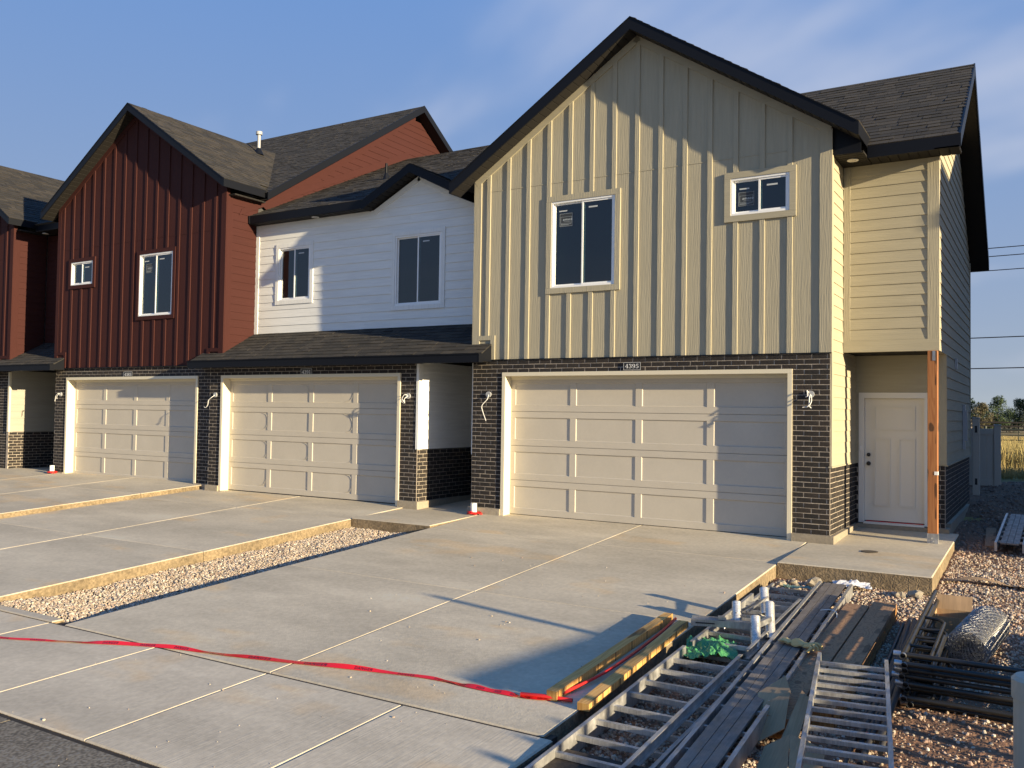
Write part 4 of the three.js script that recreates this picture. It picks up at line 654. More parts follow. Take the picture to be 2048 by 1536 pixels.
// red barrier tape
{
  const c = document.createElement('canvas'); c.width = 512; c.height = 32; const g = c.getContext('2d'); g.fillStyle = '#d21a1c'; g.fillRect(0, 0, 512, 32); g.fillStyle = '#1a0a0a'; g.font = 'bold 27px sans-serif'; g.fillText('DANGER', 40, 26, 190); g.fillText('DANGER', 290, 26, 190);
  const tx = new THREE.CanvasTexture(c); tx.colorSpace = THREE.SRGBColorSpace; tx.wrapS = THREE.RepeatWrapping;
  const mat = M([1, 1, 1], { map: tx, roughness: 0.32, side: THREE.DoubleSide });
  const ribbon = (pts, y0, wFn, seg) => { const cv = new THREE.CatmullRomCurve3(pts), P = [], U = [], I = []; for (let i = 0; i <= seg; i++) { const s = i / seg, p = cv.getPoint(s), d = cv.getTangent(s), n = V(-d.z, 0, d.x).normalize(), [w, tw] = wFn(s), up = Math.sin(tw) * w / 2, ac = Math.cos(tw) * w / 2, y = p.y + y0 + Math.abs(up); P.push(p.x + n.x * ac, y + up, p.z + n.z * ac, p.x - n.x * ac, y - up, p.z - n.z * ac); U.push(s * cv.getLength() / 0.9, 0, s * cv.getLength() / 0.9, 1); if (i) { const k = i * 2; I.push(k - 2, k - 1, k, k - 1, k + 1, k); } } const q = new THREE.BufferGeometry(); q.setAttribute('position', new THREE.Float32BufferAttribute(P, 3)); q.setAttribute('uv', new THREE.Float32BufferAttribute(U, 2)); q.setIndex(I); q.computeVertexNormals(); return q; };
  const gd = (x, z) => V(x, z > 7.75 ? wy(z) : dy(z), z), t = thing('barrier_tape', 'red barrier tape printed in black stretched across the driveway and sidewalk', 'tape', [2.2, -0.42, 7.6]);
  part(t, 'tape', ribbon([gd(-5.5, 9.2), gd(-2.8, 8.85), gd(-0.5, 8.36), gd(0.3, 8.05), gd(1.06, 7.76), gd(1.88, 7.60), gd(3.01, 7.36), gd(3.81, 7.21), gd(4.26, 7.22), gd(4.58, 7.21), gd(4.80, 7.16), gd(4.93, 7.11)], 0.006, (s) => [0.052 + 0.014 * Math.sin(s * 23) * Math.sin(s * 9), -0.22 + 0.22 * Math.sin(s * 31) + 0.16 * Math.sin(s * 77)], 260), mat);
  part(t, 'tape_bundle', merge([tube([gd(4.62, 7.19).add(V(0, 0.02, 0)), gd(4.80, 7.16).add(V(0, 0.026, 0)), gd(5.03, 7.12).add(V(0, 0.022, 0))], 0.016, 16, 7), tube([gd(4.90, 7.10).add(V(0, 0.03, 0)), gd(5.0, 6.4).add(V(0, 0.035, 0)), gd(4.985, 5.4).add(V(0, 0.032, 0)), gd(4.955, 4.78).add(V(0, 0.05, 0))], 0.014, 30, 6)]), m.redTape);
}

// ladders: rails with flanges, rungs; group sits at its near-left foot
function ladder(label, a, b, width, pitch, mat, rail = [0.028, 0.085], rungH = 0.034) {
  const t = thing('ladder', label, 'ladder', [a.x, a.y, a.z]), d = b.clone().sub(a), L = d.length(); d.normalize(); const s = V(-d.z, 0, d.x).normalize().multiplyScalar(width), up = V(0, 1, 0);
  if (s.x < 0) s.negate();
  for (const k of [0, 1]) {
    const o = a.clone().addScaledVector(s, k).addScaledVector(up, rail[1] / 2), e = b.clone().addScaledVector(s, k).addScaledVector(up, rail[1] / 2), in_ = s.clone().normalize().multiplyScalar(k ? -1 : 1);
    const r = part(t, 'rail', beam(o, e, 0.006, rail[1]), mat);
    for (const q of [-1, 1]) part(r, 'rail_flange', beam(o.clone().addScaledVector(up, q * (rail[1] / 2 - 0.003)).addScaledVector(in_, -rail[0] / 2 + 0.001), e.clone().addScaledVector(up, q * (rail[1] / 2 - 0.003)).addScaledVector(in_, -rail[0] / 2 + 0.001), rail[0], 0.006), mat);
  }
  for (let q = 0.15; q < L - 0.05; q += pitch) { const o = a.clone().addScaledVector(d, q).addScaledVector(up, rail[1] / 2); const g = beam(o.clone().addScaledVector(s, 0.004), o.clone().addScaledVector(s, 1).addScaledVector(s, -0.004), 0.036, rungH); part(t, 'rung', g, mat); }
  return t;
}
ladder('wide aluminium extension ladder base section lying flat on the gravel against the slab', V(5.30, gy(9.1) + 0.03, 9.1), V(5.30, gy(2.45) + 0.03, 2.45), 0.60, 0.305, m.alu);
ladder('aluminium ladder fly section stacked on the base section beside the driveway', V(5.335, gy(9.0) + 0.122, 9.0), V(5.325, gy(5.50) + 0.122, 5.50), 0.485, 0.305, m.alu);
ladder('short aluminium ladder section stacked under the galvanised bracket', V(5.335, gy(5.35) + 0.122, 5.35), V(5.325, gy(3.40) + 0.122, 3.40), 0.485, 0.305, m.alu);
ladder('aluminium ladder lying slantwise over the timber beams', V(6.955, gy(8.35) + 0.33, 8.35), V(6.53, gy(5.70) + 0.315, 5.70), 0.47, 0.17, m.alu, [0.026, 0.07], 0.026);

// grey scaffold plank: channel side rails, three deck slats, cross ribs
function plank(label, a, b, w, mat, railM) {
  const t = thing('scaffold_plank', label, 'scaffold plank', [a.x, a.y, a.z]), d = b.clone().sub(a), L = d.length(); d.normalize(); const s = V(-d.z, 0, d.x).normalize(); if (s.x < 0) s.negate(); const up = V(0, 1, 0), at = (q, x, y) => a.clone().addScaledVector(d, q).addScaledVector(s, x).addScaledVector(up, y);
  for (const k of [-1, 1]) { const r = part(t, 'side_rail', beam(at(0, k * w / 2, 0.065), at(L, k * w / 2, 0.065), 0.032, 0.125), railM); void r; }
  for (const k of [-1, 0, 1]) part(t, 'deck_slat', beam(at(0.02, k * 0.078, 0.112), at(L - 0.02, k * 0.078, 0.112), 0.073, 0.02), mat);
  for (let q = 0.3; q < L; q += 0.42) part(t, 'cross_rib', beam(at(q, -w / 2 + 0.016, 0.088), at(q, w / 2 - 0.016, 0.088), 0.03, 0.026), railM);
  return t;
}
plank('long grey aluminium scaffold plank with three deck slats beside the ladders', V(6.255, gy(9.0) + 0.07, 9.0), V(6.00, gy(2.45) + 0.07, 2.45), 0.34, m.deckGrey, m.alu);
plank('short aluminium scaffold plank in the shade along the beige side wall', V(7.62, gy(-1.05) + 0.06, -1.05), V(7.66, gy(-3.9) + 0.06, -3.9), 0.34, m.deckGrey, m.alu);

// veneer beams
[['plywood-faced timber beam on the gravel, close to the scaffold plank', 6.395, 6.62, 6.365, 3.18], ['plywood-faced timber beam on the gravel, beside the bundle of pipes', 6.635, 6.25, 6.605, 2.95]].forEach(([label, xa, za, xb, zb], i) => {
  const t = thing('timber_beam', label, 'timber', [xa, gy(za), za]), h = 0.15, a = V(xa, gy(za) + h / 2 + 0.015, za), b = V(xb, gy(zb) + h / 2 + 0.015, zb), up = V(0, 1, 0);
  for (let k = 0; k < 4; k++) { const y = -h / 2 + (k + 0.5) * h / 4; part(t, 'lamination', beam(a.clone().addScaledVector(up, y).add(V(rr(-0.003, 0.003), 0, rr(-0.02, 0.02))), b.clone().addScaledVector(up, y).add(V(rr(-0.003, 0.003), 0, rr(-0.02, 0.02))), 0.225, h / 4 - 0.002), k === 3 ? m.ply : m.plyEdge); }
  void i;
});
{ const t = solo('scrap_board', 'small scrap board in the shade beside the short scaffold plank', 'board', beam(V(7.36, gy(-1.5) + 0.03, -1.5), V(7.30, gy(-3.0) + 0.05, -3.0), 0.14, 0.035), m.ply); void t; }

// pipes in a loose bundle
for (let i = 0; i < 9; i++) {
  const r = 0.017 + 0.004 * (i % 3), za = rr(6.3, 7.0), zb = rr(2.9, 3.4), x = 6.80 + i * 0.028, lay = Math.floor(i / 4), xa = 6.93 + (i % 5) * 0.042 + lay * 0.02;
  const p0 = V(xa, gy(za) + 0.03 + lay * 0.042, za), p1 = V(x + rr(-0.02, 0.02), gy(zb) + 0.03 + lay * 0.045, zb);
  const t = thing('pipe', 'dark steel pipe in the loose bundle between the beams and the scaffold frames', 'pipe', [p0.x, p0.y, p0.z], 'loose bundle of dark pipes'); part(t, 'tube', cyl(p0, p1, r, r, 10, true), m.pipeDark); part(t, 'pipe_end', merge([cyl(p1.clone().lerp(p0, 0.002), p1, r, r, 10), cyl(p0.clone().lerp(p1, 0.002), p0, r, r, 10)]), i === 6 ? m.redTape : m.black);
}

// stack of walk-through scaffold frames
function scaffold(label, x, z, y, w, legL, grp) {
  const t = thing('walk_through_scaffold', label, 'scaffold frame', [x, y, z], grp), r = 0.021, P = (a, b) => V(x + a, y + r + (b < 0 ? -b * 0.055 : 0), z + b);
  part(t, 'header', cyl(P(-0.02, 0), P(w + 0.02, 0), r, r, 10, true), m.frame);
  for (const k of [0, 1]) {
    const o = k ? w : 0, i = k ? w - 0.19 : 0.19;
    part(t, 'leg', cyl(P(o, 0.03), P(o, -legL), r, r, 10, true), m.frame);
    part(t, 'ladder_bar', cyl(P(i, -0.02), P(i, -legL * 0.48), r * 0.7, r * 0.7, 8), m.frame);
    part(t, 'bow', tube([P(i, -legL * 0.48), P(i + (o - i) * 0.3, -legL * 0.52), P(o, -legL * 0.54)], r * 0.7, 10, 7), m.frame);
    for (let q = 1; q < 4; q++) part(t, 'rung', cyl(P(o, -legL * 0.12 * q), P(i, -legL * 0.12 * q), r * 0.6, r * 0.6, 7), m.frame);
    part(t, 'coupling_pin', merge([cyl(P(o, 0.03), P(o, 0.065), r * 1.15, r * 1.15, 10, true)]), m.galv);
    part(t, 'coupling', cyl(P(k ? w + 0.02 : -0.02, 0), P(k ? w + 0.075 : -0.075, 0), r * 1.25, r * 1.25, 12, true), m.galv);
  }
  return t;
}
for (let k = 0; k < 8; k++) scaffold(['lowest', 'second', 'third', 'fourth', 'fifth', 'sixth', 'seventh', 'topmost'][k] + ' black steel scaffold frame of the stack lying in front of the mesh roll', 7.135 + rr(-0.035, 0.035), 5.50 + rr(-0.06, 0.06), gy(5.5) + 0.012 + k * 0.052, 1.30 + rr(-0.02, 0.02), 2.0 + rr(-0.15, 0.4), 'stack of scaffold frames');
{ const t = scaffold('separate black scaffold frame lying beyond the stack at the mesh roll end', 8.02, 4.75, gy(4.7) + 0.012, 1.2, 1.7); t.rotation.y = 0.03; }

// roll of wire mesh
{
  const a = V(7.47, gy(4.45) + 0.20, 4.50), b = V(7.60, gy(3.5) + 0.20, 3.48), d = b.clone().sub(a), L = d.length(), R = 0.175, q = new THREE.Quaternion().setFromUnitVectors(V(0, 0, 1), d.clone().normalize());
  const t = thing('wire_mesh_roll', 'roll of grey poultry wire mesh lying behind the scaffold frames', 'wire mesh', [a.x, a.y - 0.2, a.z]);
  const put = (g) => { g.applyQuaternion(q); g.translate(a.x, a.y, a.z); return g; }, wires = [];
  for (const sgn of [1, -1]) for (const rad of [R, R * 0.95, R * 0.88, R * 0.80, R * 0.70, R * 0.58]) for (let k = 0; k < 18; k++) { const pts = []; for (let i = 0; i <= 14; i++) { const s = i / 14, ph = (k / 18) * Math.PI * 2 + sgn * s * 3.4 + rad * 40; const rd = rad + 0.004 * Math.sin(i * 2.1 + k); pts.push(V(Math.cos(ph) * rd, Math.sin(ph) * rd, s * L)); } wires.push(tube(pts, 0.0032, 18, 3)); }
  for (let i = 0; i <= 26; i++) { const pts = []; for (let k = 0; k < 12; k++) { const ph = k / 12 * Math.PI * 2; pts.push(V(Math.cos(ph) * R * 1.01, Math.sin(ph) * R * 1.01, i / 26 * L)); } wires.push(tube(pts, 0.0030, 24, 3, true)); }
  part(t, 'wire_netting', put(merge(wires)), m.galv);
}
// open carton behind the roll
{
  const t = thing('cardboard_box', 'open brown cardboard carton between the scaffold frames and the mesh roll', 'box', [7.25, gy(3.5), 3.5]), y = gy(3.5) + 0.01, h = 0.24, [x0, x1, z0, z1] = [7.12, 7.44, 3.22, 3.62], k = 0.005;
  part(t, 'carton', merge([box(x0, x1, y, y + k, z0, z1), box(x0, x0 + k, y + k, y + h, z0, z1), box(x1 - k, x1, y + k, y + h, z0, z1), box(x0 + k, x1 - k, y + k, y + h, z0, z0 + k), box(x0 + k, x1 - k, y + k, y + h, z1 - k, z1)]), m.card);
  part(t, 'flap', merge([hexa([V(x0, y + h, z0), V(x1, y + h, z0), V(x0, y + h + 0.13, z0 - 0.07), V(x1, y + h + 0.13, z0 - 0.07), V(x0, y + h, z0 + k), V(x1, y + h, z0 + k), V(x0, y + h + 0.13, z0 - 0.065), V(x1, y + h + 0.13, z0 - 0.065)])]), m.card);
}
// crumpled sheets: a grid with folds
function crumple(w, l, n, amp, sd, lift = 0, thick = 0.004) {
  const P = [], U = [], I = [], f = (u, v) => { const a = fbm(u, v, 3, 3, 2, sd), b = Math.abs(fbm(u, v, 6, 6, 4, sd + 5) - 0.5) * 2; return amp * (a * 1.2 + b * 0.9) + lift * Math.sin(u * Math.PI) * Math.sin(v * Math.PI); };
  for (let s = 0; s < 2; s++) for (let j = 0; j <= n; j++) for (let i = 0; i <= n; i++) { const u = i / n, v = j / n, e = 1 + 0.22 * (fbm(u, v, 4, 4, 2, sd + 9) - 0.5); P.push((u - 0.5) * w * e, f(u, v) + (s ? thick : 0), (v - 0.5) * l * e); U.push(u * w, v * l); }
  const N = (n + 1) * (n + 1); for (let s = 0; s < 2; s++) for (let j = 0; j < n; j++) for (let i = 0; i < n; i++) { const a = s * N + j * (n + 1) + i, b = a + 1, c = a + n + 1, d = c + 1; if (s) I.push(a, c, b, b, c, d); else I.push(a, b, c, b, d, c); }
  const g = new THREE.BufferGeometry(); g.setAttribute('position', new THREE.Float32BufferAttribute(P, 3)); g.setAttribute('uv', new THREE.Float32BufferAttribute(U, 2)); g.setIndex(I); const h = g.toNonIndexed(); h.computeVertexNormals(); return h;
}
{
  const bag = new THREE.MeshPhysicalMaterial({ color: C(0.10, 0.36, 0.13), roughness: 0.28, transmission: 0.35, thickness: 0, side: THREE.DoubleSide });
  const g = crumple(0.46, 0.58, 60, 0.075, 401, 0.05, 0.002); g.rotateY(0.3); g.translate(5.46, gy(5.25) + 0.075, 5.22); solo('plastic_bag', 'crumpled translucent green plastic bag stuffed through the ladder rungs', 'bag', g, bag);
  const g2 = crumple(0.34, 0.10, 18, 0.03, 411, 0.01, 0.002); g2.translate(5.62, gy(2.62) + 0.12, 2.66); solo('plastic_strip', 'pale green plastic strip over the far end of the wide ladder', 'plastic', g2, new THREE.MeshPhysicalMaterial({ color: C(0.20, 0.30, 0.24), roughness: 0.3, transmission: 0.3, thickness: 0, side: THREE.DoubleSide }));
  const g3 = crumple(0.44, 0.30, 14, 0.055, 427, 0.03, 0.002); g3.rotateY(0.25); g3.translate(6.06, gy(1.78) + 0.015, 1.85); solo('plastic_sheet', 'crumpled white plastic sheet on the gravel in front of the porch slab', 'plastic', g3, M([0.55, 0.55, 0.57], { roughness: 0.45, side: THREE.DoubleSide }));
  const g4 = crumple(0.13, 0.05, 12, 0.015, 431, 0.03, 0.008), hand = [g4]; for (let k = 0; k < 5; k++) { const y0 = 0.02 + 0.008 * (k % 2), a0 = -0.9 + k * 0.28; hand.push(tube([V(0.05, y0, (k - 2) * 0.016), V(0.09 + 0.02 * Math.cos(a0), y0 + 0.012, (k - 2) * 0.024), V(0.125 - Math.abs(k - 1.6) * 0.012, y0 - 0.02, (k - 2) * 0.034)], 0.0095, 8, 6)); } hand.push(crumple(0.09, 0.06, 10, 0.012, 433, 0.02, 0.01).translate(-0.085, 0.0, 0.004)); const gl = merge(hand.map((q) => clean(q))); gl.rotateY(-0.35); gl.scale(1.5, 1.3, 1.5); gl.translate(6.20, gy(5.0) + 0.195, 5.02); solo('work_glove', 'limp yellow leather work glove draped on the scaffold plank', 'glove', gl, M([0.60, 0.44, 0.19], { roughness: 0.9, side: THREE.DoubleSide }));
  const ziptie = tube([V(6.10, gy(3.75) + 0.20, 3.72), V(6.19, gy(3.75) + 0.208, 3.68), V(6.265, gy(3.75) + 0.203, 3.76), V(6.275, gy(3.75) + 0.14, 3.80)], 0.0045, 18, 5); solo('cable_tie', 'white cable tie looped over the side rail of the long scaffold plank', 'cable tie', ziptie, m.pvc);
}
// torn cardboard near the beams
function sheet(pts, th = 0.006) { const n = pts.length, up = V(0, th, 0), L = [pts, pts.map((p) => p.clone().add(up))]; for (let i = 0; i < n; i++) { const j = (i + 1) % n; L.push([pts[i], pts[j], pts[j].clone().add(up), pts[i].clone().add(up)]); } const c = V(); pts.forEach((p) => c.add(p)); c.divideScalar(n); c.y += th / 2; return faces(L, c, ruv()); }
{
  const o = (x, y, z) => V(x, gy(z) + y, z), t = thing('torn_carton', 'torn and folded brown cardboard carton wedged by the scaffold plank', 'cardboard', [6.4, gy(6.6), 6.6]);
  part(t, 'cardboard_flap', sheet([o(6.36, 0.30, 6.14), o(6.20, 0.20, 6.33), o(6.28, 0.13, 6.56), o(6.45, 0.25, 6.34)]), m.card);
  part(t, 'cardboard_side', sheet([o(6.29, 0.19, 6.50), o(6.45, 0.27, 6.36), o(6.50, 0.13, 6.72), o(6.36, 0.06, 6.86)]), m.card);
  part(t, 'cardboard_flap', sheet([o(6.20, 0.19, 6.36), o(6.29, 0.16, 6.52), o(6.37, 0.05, 6.88), o(6.24, 0.03, 6.82)]), m.card);
  part(t, 'cardboard_flap', sheet([o(6.53, 0.28, 6.34), o(6.61, 0.25, 6.42), o(6.60, 0.05, 6.86), o(6.49, 0.06, 6.84)]), m.card);
  const u = thing('torn_carton', 'flat torn cardboard sheet with a crease lying under the slanting ladder', 'cardboard', [6.5, gy(7.3), 7.3]);
  part(u, 'cardboard_half', sheet([o(6.44, 0.10, 7.02), o(6.60, 0.20, 6.98), o(6.70, 0.13, 7.45), o(6.58, 0.05, 7.75), o(6.47, 0.04, 7.42)]), m.card);
  part(u, 'cardboard_half', sheet([o(6.605, 0.20, 6.98), o(6.84, 0.16, 7.02), o(6.90, 0.06, 7.60), o(6.705, 0.13, 7.45)]), m.card);
}
{ // curved strip of brown paper
  const P = [], U = [], I = [], n = 40; for (let i = 0; i <= n; i++) { const s = i / n, x = 6.97 + s * 1.5, z = 0.98 - 0.12 * Math.sin(s * 5), y = gy(z) + 0.012 + 0.045 * Math.abs(Math.sin(s * 6.5)), tw = 0.25 * Math.sin(s * 7); P.push(x, y + tw * 0.06, z - 0.07, x + 0.01, y - tw * 0.03 + 0.01, z + 0.06); U.push(s * 1.5, 0, s * 1.5, 0.13); if (i) { const k = i * 2; I.push(k - 2, k - 1, k, k - 1, k + 1, k); } }
  const g = new THREE.BufferGeometry(); g.setAttribute('position', new THREE.Float32BufferAttribute(P, 3)); g.setAttribute('uv', new THREE.Float32BufferAttribute(U, 2)); g.setIndex(I); g.computeVertexNormals(); solo('paper_strip', 'long curling strip of brown paper on the gravel beside the porch slab', 'paper', g, m.card);
}
// galvanised levelling bracket with four round legs
{
  const b = V(5.6, gy(4.7) + 0.20, 4.75), t = thing('scaffold_bracket', 'galvanised bracket with a boxed arm and four round tube legs on the ladders', 'bracket', [b.x, b.y, b.z]);
  const y = (z, h) => gy(z) + h;
  const arm = part(t, 'arm', beam(V(5.20, y(5.00, 0.285), 5.02), V(5.76, y(5.0, 0.29), 4.86), 0.07, 0.062), m.galv); part(arm, 'slot', beam(V(5.25, y(5.0, 0.285), 5.042), V(5.42, y(5.0, 0.286), 4.994), 0.004, 0.012), m.black); part(arm, 'clamp', merge([beam(V(5.20, y(5.0, 0.325), 4.99), V(5.50, y(5.0, 0.326), 4.91), 0.035, 0.02), beam(V(5.44, y(5.0, 0.34), 4.96), V(5.50, y(5.0, 0.34), 4.94), 0.05, 0.03)]), m.galv);
  for (const [x0, z0, h0, x1, z1, h1] of [[5.80, 4.98, 0.11, 5.755, 4.84, 0.36], [5.86, 4.70, 0.13, 5.80, 4.52, 0.42], [5.52, 4.62, 0.18, 5.475, 4.50, 0.38], [5.68, 4.22, 0.22, 5.625, 4.08, 0.44]]) { const l = part(t, 'tube_leg', cyl(V(x0, y(z0, h0), z0), V(x1, y(z1, h1), z1), 0.045, 0.045, 20, true), m.aluBright); part(l, 'tube_cap', cyl(V(x1, y(z1, h1 - 0.004), z1), V(x1, y(z1, h1 - 0.001), z1), 0.044, 0.044, 20), m.galv); }
  part(t, 'brace', merge([beam(V(5.50, y(4.56, 0.27), 4.56), V(5.84, y(4.62, 0.30), 4.62), 0.05, 0.02), beam(V(5.50, y(4.6, 0.30), 4.60), V(5.66, y(4.2, 0.36), 4.16), 0.018, 0.018), beam(V(5.60, y(4.6, 0.32), 4.58), V(5.68, y(4.2, 0.38), 4.14), 0.018, 0.018), beam(V(5.74, y(4.9, 0.27), 4.90), V(5.84, y(4.64, 0.30), 4.64), 0.04, 0.05)]), m.galv);
  part(t, 'chain', tube([V(5.42, y(4.7, 0.17), 4.72), V(5.46, y(4.7, 0.24), 4.64), V(5.52, y(4.6, 0.25), 4.58)], 0.01, 14, 5), m.galv);
}
// beige utility pedestal at the street side
{
  const x = 8.04, z = 7.2, t = thing('utility_pedestal', 'beige round utility pedestal with a cap near the scaffold frames', 'pedestal', [x, gy(z), z]);
  part(t, 'body', cyl(V(x, gy(z) - 0.1, z), V(x, 0.22, z), 0.125, 0.125, 32), m.tan); part(t, 'cap', merge([cyl(V(x, 0.20, z), V(x, 0.305, z), 0.135, 0.135, 32), cyl(V(x, 0.305, z), V(x, 0.325, z), 0.135, 0.115, 32)]), m.tan);
}
// drain stubs with red tape at the foot of the brick piers
[['white plastic drain stub wrapped in red tape at the foot of the beige garage pier', -0.545, 0.13, -0.012, 0.20], ['white plastic drain stub with red tape at the foot of the number 4383 pier', -13.17, 0.17, 0.10, 0.20]].forEach(([label, x, z, y, h]) => {
  const t = thing('drain_stub', label, 'pipe', [x, y, z]); part(t, 'pipe_stub', cyl(V(x, y, z), V(x, y + h, z), 0.055, 0.055, 20), m.pvc);
  part(t, 'tape_wrap', merge([0, 1, 2, 3].map((k) => { const pts = []; for (let i = 0; i < 8; i++) { const p = i / 8 * Math.PI * 2; pts.push(V(x + Math.cos(p) * rr(0.07, 0.12 + 0.02 * k), y + 0.015 + rr(0, 0.04), z + Math.sin(p) * rr(0.06, 0.12))); } return tube(pts, 0.013, 36, 4, true); })), m.redTape);
});
// drain cover in the porch slab
solo('drain_cover', 'dark round drain cover set in the porch slab by the brick pier', 'drain cover', cyl(V(6.02, -0.003 - 0.031 * 0.35 - 0.004, 0.35), V(6.02, -0.003 - 0.031 * 0.35 + 0.004, 0.35), 0.11, 0.11, 24), M([0.10, 0.09, 0.075], { map: T.dirt, roughness: 0.95 }));
// ================================================================ behind the house: fence, field, trees, wires
const FY = gy(-9) - 0.01;                        // level of the field
{
  const t = thing('vinyl_fence', 'tan vinyl privacy fence panel behind the beige house, half in shade', 'fence', [6.95, FY, -9]);
  const p = [6.45, 7.06, -9.0];
  for (let k = 0; k < 4; k++) part(t, 'fence_board', bevBox(p[0] + 0.0005 + k * 0.1525, p[0] + 0.152 + k * 0.1525, FY - 0.05, FY + 1.15, p[2] - 0.012, p[2] + 0.012, 0.004), m.fence);
  part(t, 'fence_rail', box(p[0], p[1], FY + 1.15, FY + 1.28, p[2] - 0.03, p[2] + 0.03), m.fence); part(t, 'fence_rail', box(p[0], p[1], FY + 0.02, FY + 0.15, p[2] - 0.03, p[2] + 0.03), m.fence);
  const q = part(t, 'fence_post', bevBox(7.06, 7.19, FY - 0.1, FY + 1.34, p[2] - 0.065, p[2] + 0.065, 0.006), m.fence); part(q, 'post_cap', bevBox(7.05, 7.20, FY + 1.34, FY + 1.37, p[2] - 0.075, p[2] + 0.075, 0.01), m.fence);
  const u = thing('vinyl_fence_post', 'lone tan vinyl fence post with empty rail holes at the house corner', 'fence post', [6.80, gy(-7.5), -7.5]);
  const pw = part(u, 'post', bevBox(6.74, 6.87, gy(-7.5) - 0.1, 1.80, -7.565, -7.435, 0.006), m.fence); part(pw, 'rail_hole', merge([box(6.785, 6.83, 1.52, 1.66, -7.4349, -7.432), box(6.785, 6.83, 0.45, 0.58, -7.4349, -7.432)]), m.black);
  part(pw, 'post_cap', bevBox(6.73, 6.88, 1.80, 1.83, -7.575, -7.425, 0.012), m.fence);
}
// tube gates in the field
[['green tubular field gate beyond the vinyl fence, on the house side', 2.0, 5.55], ['green tubular field gate beyond the vinyl fence, farther into the field', 5.72, 9.4]].forEach(([label, x0, x1]) => {
  const z = -32, t = thing('field_gate', label, 'gate', [(x0 + x1) / 2, FY, z]), r = 0.035, mt = M([0.04, 0.05, 0.035], { roughness: 0.6 }), y0 = FY + 0.15, y1 = FY + 1.05;
  part(t, 'gate_frame', tube([V(x0, y0, z), V(x0, y1 - 0.12, z), V(x0 + 0.12, y1, z), V(x1 - 0.12, y1, z), V(x1, y1 - 0.12, z), V(x1, y0, z)], r, 60, 6), mt);
  for (let k = 0; k < 4; k++) part(t, 'gate_bar', cyl(V(x0, y0 + k * 0.22, z), V(x1, y0 + k * 0.22, z), r * 0.8, r * 0.8, 6), mt);
  part(t, 'gate_stay', merge([0.33, 0.66].map((q) => cyl(V(x0 + (x1 - x0) * q, y0, z), V(x0 + (x1 - x0) * q, y1, z), r * 0.6, r * 0.6, 6))), mt);
  part(t, 'gate_post', cyl(V(x1 + 0.08, FY - 0.2, z), V(x1 + 0.08, FY + 1.2, z), 0.06, 0.06, 8), mt);
});
// far rail fence
{
  const z = -95, t = thing('rail_fence', 'dark wooden rail fence along the far edge of the dry field', 'fence', [0, FY, z]), mt = M([0.035, 0.03, 0.025]);
  for (let k = 0; k < 3; k++) part(t, 'rail', box(-30, 30, FY + 0.35 + k * 0.40, FY + 0.52 + k * 0.40, z - 0.03, z + 0.03), mt);
  for (let x = -30; x <= 30; x += 3) part(t, 'post', box(x - 0.08, x + 0.08, FY - 0.1, FY + 1.5, z - 0.12, z - 0.0301), mt);
}
// dry grass
{
  const blade = []; for (let k = 0; k < 5; k++) { const a = k * 1.26, l = 0.1 + 0.04 * k, w = 0.012, dx = Math.cos(a), dz = Math.sin(a); blade.push(-dz * w, 0, dx * w, dz * w, 0, -dx * w, dx * l, 0.75 + 0.1 * (k % 3), dz * l); }
  const g = new THREE.BufferGeometry(); g.setAttribute('position', new THREE.Float32BufferAttribute(blade, 3)); g.computeVertexNormals();
  const n = 26000, o = new THREE.InstancedMesh(g, M([1, 1, 1], { roughness: 1, side: THREE.DoubleSide }), n), q = new THREE.Object3D(), c = new THREE.Color();
  for (let i = 0; i < n; i++) { const z = -12.6 - Math.pow(rnd(), 1.7) * 60, x = rr(-1 + z * 0.02, 13); const dense = z < -17 && z > -28; q.position.set(x, FY - 0.02, z); const s = (dense ? rr(0.6, 1.2) : rr(0.2, 0.5)); q.scale.set(s * 1.3, s * (dense ? 0.85 : 0.8), s * 1.3); q.rotation.set(rr(-0.2, 0.2), rr(0, 6), rr(-0.2, 0.2)); q.updateMatrix(); o.setMatrixAt(i, q.matrix); const e = rr(0.7, 1.2), gr = dense ? rr(0, 0.5) : rr(0, 0.15); c.setRGB((0.42 - 0.16 * gr) * e, (0.32 - 0.04 * gr) * e, (0.13) * e); o.setColorAt(i, c); }
  o.name = 'dry_grass'; o.userData = { kind: 'stuff', label: 'dry golden grass of the field behind the fence', category: 'grass' }; scene.add(o);
}
